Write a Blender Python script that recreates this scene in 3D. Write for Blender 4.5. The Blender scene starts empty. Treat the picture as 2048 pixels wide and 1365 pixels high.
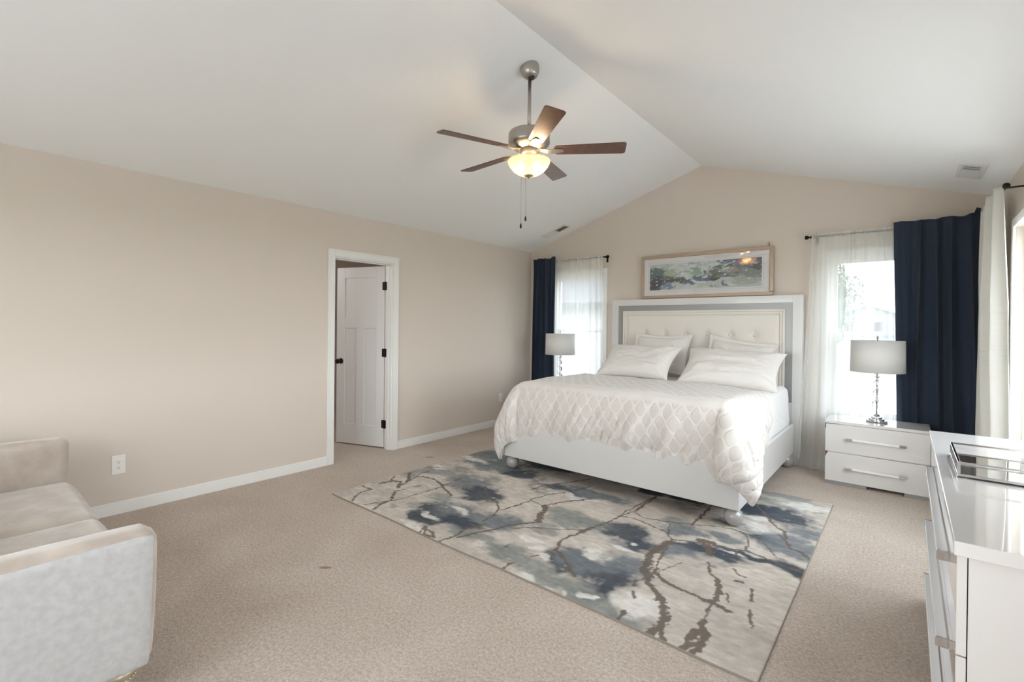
import bpy, bmesh, math, random
import numpy as np
from mathutils import Vector, Matrix

# ------------------------------------------------------------------ camera, world, exposure
sc = bpy.context.scene
COL = sc.collection
sc.view_settings.view_transform = 'Standard'
sc.view_settings.look = 'None'
sc.view_settings.exposure = 0.93
sc.view_settings.gamma = 1.0
sc.view_settings.use_curve_mapping = False
sc.cycles.use_denoising = True
sc.cycles.max_bounces = 14
sc.cycles.diffuse_bounces = 7
sc.cycles.glossy_bounces = 5
sc.cycles.transmission_bounces = 10
sc.cycles.transparent_max_bounces = 24
sc.cycles.sample_clamp_indirect = 8.0
sc.cycles.caustics_reflective = False
sc.cycles.caustics_refractive = False

CAM_H = 1.37
YAW, PITCH, ROLL = 0.6953, -0.0046, 0.0103
fw = Vector((-math.sin(YAW) * math.cos(PITCH), math.cos(YAW) * math.cos(PITCH), math.sin(PITCH)))
rt = Vector((math.cos(YAW), math.sin(YAW), 0))
up = rt.cross(fw)
r2 = rt * math.cos(ROLL) + up * math.sin(ROLL)
u2 = -rt * math.sin(ROLL) + up * math.cos(ROLL)
cam = bpy.data.cameras.new('camera')
cam.sensor_width = 36.0
cam.lens = 36.0 * 947.0 / 2048.0
cam.shift_y = -25.3 / 2048.0
cam.clip_start = 0.02
cam.clip_end = 300
camo = bpy.data.objects.new('camera', cam)
COL.objects.link(camo)
M = Matrix((r2, u2, -fw)).transposed().to_4x4()
M.translation = Vector((0, 0, CAM_H))
camo.matrix_world = M
sc.camera = camo

SKY = 6.5
w = bpy.data.worlds.new('overcast_sky')
sc.world = w
w.use_nodes = True
wn = w.node_tree.nodes
wl = w.node_tree.links
bg = wn['Background']
tc = wn.new('ShaderNodeTexCoord')
sp = wn.new('ShaderNodeSeparateXYZ')
cr = wn.new('ShaderNodeValToRGB')
wl.new(tc.outputs['Generated'], sp.inputs[0])
wl.new(sp.outputs['Z'], cr.inputs[0])
cr.color_ramp.elements[0].color = (0.935, 0.955, 1.0, 1)
cr.color_ramp.elements[1].color = (0.82, 0.89, 1.0, 1)
wl.new(cr.outputs[0], bg.inputs['Color'])
bg.inputs['Strength'].default_value = SKY

# room measures
XL, XR, YB, YR = -4.316, 0.58, 5.604, -1.55
RX, ZR, ZC = -1.844, 3.25, 2.472
SL = (ZR - ZC) / (RX - XL)
def ceil_z(x):
    return ZR - SL * abs(x - RX)
WT = 0.115

# ------------------------------------------------------------------ helpers
def vnoise(x, y, seed=0):
    x = np.asarray(x, float); y = np.asarray(y, float)
    rng = np.random.RandomState(seed)
    T = rng.rand(64, 64)
    xi = np.floor(x).astype(int); yi = np.floor(y).astype(int)
    fx = x - xi; fy = y - yi
    fx = fx * fx * (3 - 2 * fx); fy = fy * fy * (3 - 2 * fy)
    a = T[xi % 64, yi % 64]; b = T[(xi + 1) % 64, yi % 64]
    c = T[xi % 64, (yi + 1) % 64]; d = T[(xi + 1) % 64, (yi + 1) % 64]
    return (a * (1 - fx) + b * fx) * (1 - fy) + (c * (1 - fx) + d * fx) * fy
def fbm(x, y, seed=0, o=4):
    s = 0; a = 1; t = 0
    for k in range(o):
        s = s + a * vnoise(x * 2 ** k + 13.7 * k, y * 2 ** k + 5.1 * k, seed + k); t += a; a *= 0.55
    return s / t
def srgb(r, g, b):
    def f(c):
        c /= 255.0
        return c / 12.92 if c <= 0.04045 else ((c + 0.055) / 1.055) ** 2.4
    return (f(r), f(g), f(b), 1.0)

class MB:
    def __init__(self):
        self.v = []; self.f = []; self.uv = None
    def add(self, vs, fs):
        n = len(self.v)
        self.v += [tuple(p) for p in vs]
        self.f += [tuple(i + n for i in q) for q in fs]
        return self
    def box(self, x0, x1, y0, y1, z0, z1, xf=None):
        vs = [Vector((x, y, z)) for z in (z0, z1) for y in (y0, y1) for x in (x0, x1)]
        if xf: vs = [xf(p) for p in vs]
        return self.add(vs, [(0, 2, 3, 1), (4, 5, 7, 6), (0, 1, 5, 4), (2, 6, 7, 3), (0, 4, 6, 2), (1, 3, 7, 5)])
    def lathe(self, prof, c=(0, 0, 0), n=32, axis=(0, 0, 1), ang=0.0):
        a = Vector(axis).normalized()
        b = a.orthogonal().normalized() if abs(a.z) < 0.999 else Vector((1, 0, 0))
        d = a.cross(b); c = Vector(c); vs = []; fs = []
        for r, h in prof:
            for k in range(n):
                t = 2 * math.pi * k / n + ang
                vs.append(c + a * h + (b * math.cos(t) + d * math.sin(t)) * max(r, 1e-5))
        for i in range(len(prof) - 1):
            for k in range(n):
                k2 = (k + 1) % n
                fs.append((i * n + k, i * n + k2, (i + 1) * n + k2, (i + 1) * n + k))
        if prof[0][0] > 1e-4: fs.append(tuple(range(n - 1, -1, -1)))
        if prof[-1][0] > 1e-4: fs.append(tuple((len(prof) - 1) * n + k for k in range(n)))
        return self.add(vs, fs)
    def tube(self, path, r, n=10):
        P = [Vector(p) for p in path]; vs = []; fs = []
        t0 = (P[1] - P[0]).normalized(); nrm = t0.orthogonal().normalized()
        for i, p in enumerate(P):
            t = (P[min(i + 1, len(P) - 1)] - P[max(i - 1, 0)]).normalized()
            nrm = (nrm - t * nrm.dot(t)).normalized(); bn = t.cross(nrm)
            rr = r[i] if isinstance(r, (list, tuple)) else r
            for k in range(n):
                a = 2 * math.pi * k / n
                vs.append(p + (nrm * math.cos(a) + bn * math.sin(a)) * rr)
        for i in range(len(P) - 1):
            for k in range(n):
                k2 = (k + 1) % n
                fs.append((i * n + k, i * n + k2, (i + 1) * n + k2, (i + 1) * n + k))
        fs.append(tuple(range(n - 1, -1, -1))); fs.append(tuple((len(P) - 1) * n + k for k in range(n)))
        return self.add(vs, fs)
    def sphere(self, c, r, sz=1.0, n=24, m=12):
        return self.lathe([(r * math.sin(math.pi * i / m), -r * sz * math.cos(math.pi * i / m)) for i in range(m + 1)], c, n)
    def grid(self, X, Y, Z, flip=False, wrap=False):
        nu, nv = X.shape
        n = len(self.v)
        self.v += list(zip(X.ravel().tolist(), Y.ravel().tolist(), Z.ravel().tolist()))
        for i in range(nu - 1):
            for j in range(nv - 1):
                q = (n + i * nv + j, n + (i + 1) * nv + j, n + (i + 1) * nv + j + 1, n + i * nv + j + 1)
                self.f.append(q[::-1] if flip else q)
        return self
    def build(self, name, mat, root=None, smooth=False, bevel=0, seg=2, solid=0, uv=None, col=None, sub=0, world=True):
        """world=True: the coordinates are world ones; they are made relative to the parent's base"""
        me = bpy.data.meshes.new(name)
        off = Vector((0, 0, 0))
        p = root
        while p is not None and world:
            off += p.location; p = p.parent
        vs = self.v if off.length == 0 else [(a - off.x, b - off.y, c - off.z) for a, b, c in self.v]
        me.from_pydata(vs, [], self.f)
        if uv is not None:
            L = me.uv_layers.new(name='UVMap')
            idx = np.empty(len(me.loops), dtype=np.int32); me.loops.foreach_get('vertex_index', idx)
            L.data.foreach_set('uv', np.asarray(uv, dtype=np.float32)[idx].ravel())
        if col is not None:
            A = me.color_attributes.new('pattern', 'FLOAT_COLOR', 'POINT')
            A.data.foreach_set('color', np.asarray(col, dtype=np.float32).ravel())
        me.materials.append(mat)
        if smooth: me.polygons.foreach_set('use_smooth', [True] * len(me.polygons))
        me.update()
        o = bpy.data.objects.new(name, me)
        COL.objects.link(o)
        if root is not None: o.parent = root
        if bevel:
            m = o.modifiers.new('bevel', 'BEVEL'); m.width = bevel; m.segments = seg; m.limit_method = 'ANGLE'; m.angle_limit = 0.6
            if smooth: m.harden_normals = True
        if sub:
            m = o.modifiers.new('sub', 'SUBSURF'); m.levels = sub; m.render_levels = sub
        if solid:
            m = o.modifiers.new('solid', 'SOLIDIFY'); m.thickness = solid; m.offset = 0
        return o

def tag(o, label, cat, group=None):
    o['label'] = label; o['category'] = cat
    if group: o['group'] = group
    return o
def thing(name, loc, label, cat, group=None):
    o = bpy.data.objects.new(name, None); COL.objects.link(o); o.location = loc
    o.empty_display_size = 0.05
    return tag(o, label, cat, group)
def struct(o):
    o['kind'] = 'structure'; return o
def children(o): return [c for c in bpy.data.objects if c.parent == o]
def copy_tree(o, parent=None):
    c = o.copy(); COL.objects.link(c); c.parent = parent
    for ch in children(o): copy_tree(ch, c)
    return c

# ------------------------------------------------------------------ materials
def mat(name, color, rough=0.6, metal=0.0, coat=0.0, spec=0.5, noise=0.0, nscale=30.0, bump=0.0, bscale=200.0, sheen=0.0, color2=None, bdist=0.002, detail=3.0):
    m = bpy.data.materials.new(name); m.use_nodes = True
    N = m.node_tree.nodes; L = m.node_tree.links; b = N['Principled BSDF']
    b.inputs['Base Color'].default_value = color
    b.inputs['Roughness'].default_value = rough
    b.inputs['Metallic'].default_value = metal
    b.inputs['Coat Weight'].default_value = coat
    b.inputs['Coat Roughness'].default_value = 0.03
    b.inputs['Specular IOR Level'].default_value = spec
    if sheen:
        b.inputs['Sheen Weight'].default_value = sheen; b.inputs['Sheen Roughness'].default_value = 0.5
    t = N.new('ShaderNodeTexCoord')
    if noise or color2:
        n = N.new('ShaderNodeTexNoise'); n.inputs['Scale'].default_value = nscale; n.inputs['Detail'].default_value = detail
        L.new(t.outputs['Object'], n.inputs['Vector'])
        mx = N.new('ShaderNodeMix'); mx.data_type = 'RGBA'
        c2 = color2 or tuple(c * (1 - noise) for c in color[:3]) + (1,)
        mx.inputs[6].default_value = color; mx.inputs[7].default_value = c2
        rp = N.new('ShaderNodeMapRange'); rp.inputs[1].default_value = 0.35; rp.inputs[2].default_value = 0.65
        L.new(n.outputs[0], rp.inputs[0]); L.new(rp.outputs[0], mx.inputs[0]); L.new(mx.outputs[2], b.inputs['Base Color'])
    if bump:
        n2 = N.new('ShaderNodeTexNoise'); n2.inputs['Scale'].default_value = bscale; n2.inputs['Detail'].default_value = 4
        L.new(t.outputs['Object'], n2.inputs['Vector'])
        bp = N.new('ShaderNodeBump'); bp.inputs['Strength'].default_value = bump; bp.inputs['Distance'].default_value = bdist
        L.new(n2.outputs[0], bp.inputs['Height']); L.new(bp.outputs[0], b.inputs['Normal'])
    return m

wall_m = mat('greige wall paint', srgb(217, 206, 195), 0.75, bump=0.15, bscale=90, bdist=0.003, spec=0.3)
ceil_m = mat('white ceiling paint', srgb(240, 240, 239), 0.9, bump=0.2, bscale=60, bdist=0.003, spec=0.2)
trim_m = mat('white trim paint', srgb(236, 235, 232), 0.35, spec=0.4)
door_m = mat('white door paint', srgb(225, 224, 222), 0.4, spec=0.4)
black_m = mat('oil rubbed black metal', srgb(30, 26, 24), 0.4, metal=0.6)
lacq_m = mat('white high gloss lacquer', srgb(221, 217, 214), 0.12, coat=0.8)
lacq_b = mat('white gloss bed lacquer', srgb(218, 217, 215), 0.3, coat=0.25)
grey_m = mat('satin grey band', srgb(158, 158, 158), 0.35, metal=0.3)
foot_m = mat('pearl grey lacquer', srgb(164, 161, 158), 0.22, coat=0.6)
leath_m = mat('cream faux leather', srgb(229, 223, 215), 0.45, bump=0.15, bscale=300, bdist=0.001)
nickel_m = mat('brushed nickel', srgb(178, 172, 164), 0.32, metal=0.9)
chrome_m = mat('polished chrome', srgb(215, 215, 218), 0.08, metal=1.0)
silver_m = mat('antique silver leaf', srgb(205, 198, 180), 0.3, metal=0.85)
blade_m = mat('dark walnut blade', srgb(104, 72, 58), 0.38, coat=0.08, noise=0.3, nscale=25)
shade_m = None
plastic_m = mat('white outlet plastic', srgb(240, 238, 234), 0.35)
slot_m = mat('dark slot', srgb(40, 38, 36), 0.7)
vent_m = mat('white vent metal', srgb(222, 222, 220), 0.5)
wood_m = mat('raw chipboard', srgb(150, 98, 66), 0.8, noise=0.3, nscale=120)

def carpet_mat():
    m = bpy.data.materials.new('beige cut pile carpet'); m.use_nodes = True
    N = m.node_tree.nodes; L = m.node_tree.links; b = N['Principled BSDF']
    t = N.new('ShaderNodeTexCoord')
    def nz(s, d=4, dist=0.0):
        n = N.new('ShaderNodeTexNoise'); n.inputs['Scale'].default_value = s; n.inputs['Detail'].default_value = d; n.inputs['Distortion'].default_value = dist
        L.new(t.outputs['Object'], n.inputs['Vector']); return n
    big = nz(1.6, 4, 0.6); mid = nz(70, 5, 0.3); fine = nz(260, 3)
    r1 = N.new('ShaderNodeValToRGB'); r1.color_ramp.elements[0].position = 0.36; r1.color_ramp.elements[1].position = 0.66
    r1.color_ramp.elements[0].color = srgb(216, 202, 190); r1.color_ramp.elements[1].color = srgb(228, 215, 204)
    L.new(big.outputs[0], r1.inputs[0])
    mx = N.new('ShaderNodeMix'); mx.data_type = 'RGBA'; mx.blend_type = 'MULTIPLY'; mx.inputs[0].default_value = 1.0
    r2_ = N.new('ShaderNodeValToRGB'); r2_.color_ramp.elements[0].position = 0.3; r2_.color_ramp.elements[1].position = 0.66
    r2_.color_ramp.elements[0].color = (0.70, 0.68, 0.66, 1); r2_.color_ramp.elements[1].color = (1.0, 1.0, 1.0, 1)
    L.new(mid.outputs[0], r2_.inputs[0]); L.new(r1.outputs[0], mx.inputs[6]); L.new(r2_.outputs[0], mx.inputs[7])
    mx2 = N.new('ShaderNodeMix'); mx2.data_type = 'RGBA'; mx2.blend_type = 'MULTIPLY'; mx2.inputs[0].default_value = 1.0
    r3 = N.new('ShaderNodeValToRGB'); r3.color_ramp.elements[0].position = 0.3; r3.color_ramp.elements[1].position = 0.62
    r3.color_ramp.elements[0].color = (0.62, 0.60, 0.58, 1); r3.color_ramp.elements[1].color = (1.05, 1.05, 1.05, 1)
    L.new(fine.outputs[0], r3.inputs[0]); L.new(mx.outputs[2], mx2.inputs[6]); L.new(r3.outputs[0], mx2.inputs[7])
    last = mx2.outputs[2]
    for (sx_, sy_, rx_, ry_) in ((-3.79, 3.234, 0.10, 0.04), (-3.95, 3.19, 0.05, 0.02), (-2.50, 1.376, 0.07, 0.03), (-3.55, 2.9, 0.03, 0.02)):
        mp = N.new('ShaderNodeMapping'); mp.vector_type = 'TEXTURE'; mp.inputs['Location'].default_value = (sx_, sy_, 0); mp.inputs['Scale'].default_value = (rx_, ry_, 1); mp.inputs['Rotation'].default_value = (0, 0, 0.6)
        L.new(t.outputs['Object'], mp.inputs[0])
        gr = N.new('ShaderNodeTexGradient'); gr.gradient_type = 'SPHERICAL'; L.new(mp.outputs[0], gr.inputs[0])
        mu = N.new('ShaderNodeMath'); mu.operation = 'MULTIPLY'; L.new(gr.outputs[0], mu.inputs[0]); L.new(mid.outputs[0], mu.inputs[1])
        rr_ = N.new('ShaderNodeMapRange'); rr_.inputs[1].default_value = 0.18; rr_.inputs[2].default_value = 0.34; rr_.inputs[4].default_value = 0.7; L.new(mu.outputs[0], rr_.inputs[0])
        ms_ = N.new('ShaderNodeMix'); ms_.data_type = 'RGBA'; L.new(rr_.outputs[0], ms_.inputs[0]); L.new(last, ms_.inputs[6]); ms_.inputs[7].default_value = srgb(142, 108, 84); last = ms_.outputs[2]
    L.new(last, b.inputs['Base Color'])
    b.inputs['Roughness'].default_value = 1.0; b.inputs['Specular IOR Level'].default_value = 0.1
    bp = N.new('ShaderNodeBump'); bp.inputs['Strength'].default_value = 0.5; bp.inputs['Distance'].default_value = 0.01
    ad = N.new('ShaderNodeMath'); ad.operation = 'ADD'; L.new(mid.outputs[0], ad.inputs[0]); L.new(fine.outputs[0], ad.inputs[1])
    L.new(ad.outputs[0], bp.inputs['Height']); L.new(bp.outputs[0], b.inputs['Normal'])
    return m
carpet_m = carpet_mat()

def painted_mat(name, rough, fine=0.0, fscale=(300, 300, 300), bump=0.0, coat=0.0):
    """colour comes from the painted pattern on the mesh, broken up by fine fibre noise"""
    m = bpy.data.materials.new(name); m.use_nodes = True
    N = m.node_tree.nodes; L = m.node_tree.links; b = N['Principled BSDF']
    a = N.new('ShaderNodeVertexColor'); a.layer_name = 'pattern'
    t = N.new('ShaderNodeTexCoord'); mp = N.new('ShaderNodeMapping'); mp.inputs['Scale'].default_value = fscale
    n = N.new('ShaderNodeTexNoise'); n.inputs['Scale'].default_value = 1.0; n.inputs['Detail'].default_value = 3
    L.new(t.outputs['Object'], mp.inputs[0]); L.new(mp.outputs[0], n.inputs['Vector'])
    mr = N.new('ShaderNodeMapRange'); mr.inputs[1].default_value = 0.3; mr.inputs[2].default_value = 0.7; mr.inputs[3].default_value = 1 - fine; mr.inputs[4].default_value = 1 + fine * 0.4
    L.new(n.outputs[0], mr.inputs[0])
    mx = N.new('ShaderNodeMix'); mx.data_type = 'RGBA'; mx.blend_type = 'MULTIPLY'; mx.inputs[0].default_value = 1.0
    L.new(a.outputs[0], mx.inputs[6]); L.new(mr.outputs[0], mx.inputs[7]); L.new(mx.outputs[2], b.inputs['Base Color'])
    b.inputs['Roughness'].default_value = rough; b.inputs['Specular IOR Level'].default_value = 0.2
    b.inputs['Coat Weight'].default_value = coat
    if bump:
        bp = N.new('ShaderNodeBump'); bp.inputs['Strength'].default_value = bump; bp.inputs['Distance'].default_value = 0.004
        L.new(n.outputs[0], bp.inputs['Height']); L.new(bp.outputs[0], b.inputs['Normal'])
    return m

def cloth_mat(name, col, trans=0.0, see=0.0, rough=0.9, weave=0.0, wscale=400.0, sheen=0.2, tcol=None, noise=0.06, slub=False):
    """diffuse cloth with light coming through (translucent) and open weave (transparent)"""
    m = bpy.data.materials.new(name); m.use_nodes = True
    N = m.node_tree.nodes; L = m.node_tree.links; b = N['Principled BSDF']; out = N['Material Output']
    b.inputs['Base Color'].default_value = col; b.inputs['Roughness'].default_value = rough
    b.inputs['Specular IOR Level'].default_value = 0.15; b.inputs['Sheen Weight'].default_value = sheen
    t = N.new('ShaderNodeTexCoord')
    n = N.new('ShaderNodeTexNoise'); n.inputs['Scale'].default_value = wscale; n.inputs['Detail'].default_value = 2
    if slub:
        mp = N.new('ShaderNodeMapping'); mp.inputs['Scale'].default_value = (1, 1, 26)
        L.new(t.outputs['Object'], mp.inputs[0]); L.new(mp.outputs[0], n.inputs['Vector']); n.inputs['Scale'].default_value = 7.0
    else:
        L.new(t.outputs['Object'], n.inputs['Vector'])
    mx = N.new('ShaderNodeMix'); mx.data_type = 'RGBA'
    mx.inputs[6].default_value = col; mx.inputs[7].default_value = tuple(c * (1 - noise) for c in col[:3]) + (1,)
    mr = N.new('ShaderNodeMapRange'); mr.inputs[1].default_value = 0.35 if not slub else 0.6; mr.inputs[2].default_value = 0.65 if not slub else 0.75
    L.new(n.outputs[0], mr.inputs[0]); L.new(mr.outputs[0], mx.inputs[0]); L.new(mx.outputs[2], b.inputs['Base Color'])
    last = b.outputs[0]
    if weave:
        bp = N.new('ShaderNodeBump'); bp.inputs['Strength'].default_value = weave; bp.inputs['Distance'].default_value = 0.002
        L.new(n.outputs[0], bp.inputs['Height']); L.new(bp.outputs[0], b.inputs['Normal'])
    if trans:
        tr = N.new('ShaderNodeBsdfTranslucent'); tr.inputs[0].default_value = tcol or col
        ms = N.new('ShaderNodeMixShader'); ms.inputs[0].default_value = trans
        L.new(last, ms.inputs[1]); L.new(tr.outputs[0], ms.inputs[2]); last = ms.outputs[0]
    if see:
        tp = N.new('ShaderNodeBsdfTransparent')
        ms = N.new('ShaderNodeMixShader'); ms.inputs[0].default_value = see
        L.new(last, ms.inputs[1]); L.new(tp.outputs[0], ms.inputs[2]); last = ms.outputs[0]
    L.new(last, out.inputs['Surface'])
    return m

sheer_m = cloth_mat('ivory sheer voile', srgb(244, 245, 243), trans=0.42, see=0.5, noise=0.03)
linen_m = cloth_mat('ivory slub linen', srgb(224, 222, 216), trans=0.16, see=0.02, noise=0.16, slub=True, sheen=0.0)
navy_m = cloth_mat('navy blackout cloth', srgb(58, 68, 84), noise=0.4, wscale=500, weave=0.3, sheen=0.06)
sheet_m = cloth_mat('white cotton sheet', srgb(234, 233, 232), noise=0.02, weave=0.1)
pillow_m = cloth_mat('ivory cotton pillowcase', srgb(226, 222, 217), noise=0.02, weave=0.1)
drum_m = cloth_mat('ivory drum shade linen', srgb(234, 232, 228), trans=0.25, noise=0.05, wscale=250)
velvet_m = mat('taupe velvet', srgb(196, 184, 172), 0.85, sheen=0.6, color2=srgb(176, 162, 150), nscale=9, bump=0.3, bscale=35, bdist=0.004, detail=6)

def quilt_mat():
    m = bpy.data.materials.new('ivory duvet with woven ogee pattern'); m.use_nodes = True
    N = m.node_tree.nodes; L = m.node_tree.links; b = N['Principled BSDF']
    uv = N.new('ShaderNodeTexCoord'); sx = N.new('ShaderNodeSeparateXYZ'); L.new(uv.outputs['UV'], sx.inputs[0])
    def math_(op, a, b_=None, c=None):
        n = N.new('ShaderNodeMath'); n.operation = op
        for i, q in enumerate((a, b_, c)):
            if q is None: continue
            if isinstance(q, (int, float)): n.inputs[i].default_value = q
            else: L.new(q, n.inputs[i])
        return n.outputs[0]
    cu = math_('COSINE', math_('MULTIPLY', sx.outputs['X'], 2 * math.pi / 0.105))
    cv = math_('COSINE', math_('MULTIPLY', sx.outputs['Y'], 2 * math.pi / 0.15))
    s = math_('ABSOLUTE', math_('ADD', cu, cv))
    nz = N.new('ShaderNodeTexNoise'); nz.inputs['Scale'].default_value = 5; L.new(uv.outputs['UV'], nz.inputs['Vector'])
    mr = N.new('ShaderNodeMapRange'); mr.interpolation_type = 'SMOOTHSTEP'; mr.inputs[1].default_value = 0.42; mr.inputs[2].default_value = 0.62
    L.new(s, mr.inputs[0])
    # plain band across the top edge of the foot fall, pattern elsewhere
    mx = N.new('ShaderNodeMix'); mx.data_type = 'RGBA'
    mx.inputs[6].default_value = srgb(229, 224, 219); mx.inputs[7].default_value = srgb(217, 211, 206)
    band = N.new('ShaderNodeMapRange'); band.inputs[1].default_value = 0.02; band.inputs[2].default_value = 0.05
    L.new(math_('ABSOLUTE', math_('SUBTRACT', sx.outputs['Y'], 0.53)), band.inputs[0])
    band.inputs[1].default_value = 0.09; band.inputs[2].default_value = 0.11
    fac = math_('MULTIPLY', mr.outputs[0], band.outputs[0])
    L.new(fac, mx.inputs[0]); L.new(mx.outputs[2], b.inputs['Base Color'])
    b.inputs['Roughness'].default_value = 0.75; b.inputs['Sheen Weight'].default_value = 0.2; b.inputs['Specular IOR Level'].default_value = 0.25
    n2 = N.new('ShaderNodeTexNoise'); n2.inputs['Scale'].default_value = 11; n2.inputs['Detail'].default_value = 4; L.new(uv.outputs['UV'], n2.inputs['Vector'])
    h = math_('ADD', math_('MULTIPLY', fac, 0.5), n2.outputs[0])
    bp = N.new('ShaderNodeBump'); bp.inputs['Strength'].default_value = 0.55; bp.inputs['Distance'].default_value = 0.010
    L.new(h, bp.inputs['Height']); L.new(bp.outputs[0], b.inputs['Normal'])
    return m
duvet_m = quilt_mat()

def glass_mat(name, gl=0.08, tint=(1, 1, 1, 1)):
    m = bpy.data.materials.new(name); m.use_nodes = True
    N = m.node_tree.nodes; L = m.node_tree.links; out = N['Material Output']
    N.remove(N['Principled BSDF'])
    tp = N.new('ShaderNodeBsdfTransparent'); tp.inputs[0].default_value = tint
    g = N.new('ShaderNodeBsdfGlossy'); g.inputs['Roughness'].default_value = 0.01
    fr = N.new('ShaderNodeFresnel'); fr.inputs['IOR'].default_value = 1.45
    ms = N.new('ShaderNodeMixShader')
    if gl is None: L.new(fr.outputs[0], ms.inputs[0])
    else: ms.inputs[0].default_value = gl
    L.new(tp.outputs[0], ms.inputs[1]); L.new(g.outputs[0], ms.inputs[2]); L.new(ms.outputs[0], out.inputs['Surface'])
    return m
pane_m = glass_mat('window glass', 0.04, (0.9, 0.92, 0.91, 1))
tint_m = glass_mat('dimming window glass', 0.04, (0.72, 0.74, 0.75, 1))  # tint put in to dim the overbright outdoors behind the back windows
def crystal_mat(name, rough=0.0, col=(1, 1, 1, 1)):
    m = bpy.data.materials.new(name); m.use_nodes = True
    b = m.node_tree.nodes['Principled BSDF']
    b.inputs['Base Color'].default_value = col
    b.inputs['Transmission Weight'].default_value = 1.0; b.inputs['Roughness'].default_value = rough; b.inputs['IOR'].default_value = 1.45
    return m
crystal_m = crystal_mat('clear crystal')
acryl_m = crystal_mat('clear acrylic', 0.03)
mirror_m = mat('mirror glass', (0.86, 0.88, 0.88, 1), 0.02, metal=1.0)

def emit_mat(name, col, s):
    m = bpy.data.materials.new(name); m.use_nodes = True
    b = m.node_tree.nodes['Principled BSDF']
    b.inputs['Base Color'].default_value = col
    b.inputs['Emission Color'].default_value = col; b.inputs['Emission Strength'].default_value = s
    return m

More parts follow.
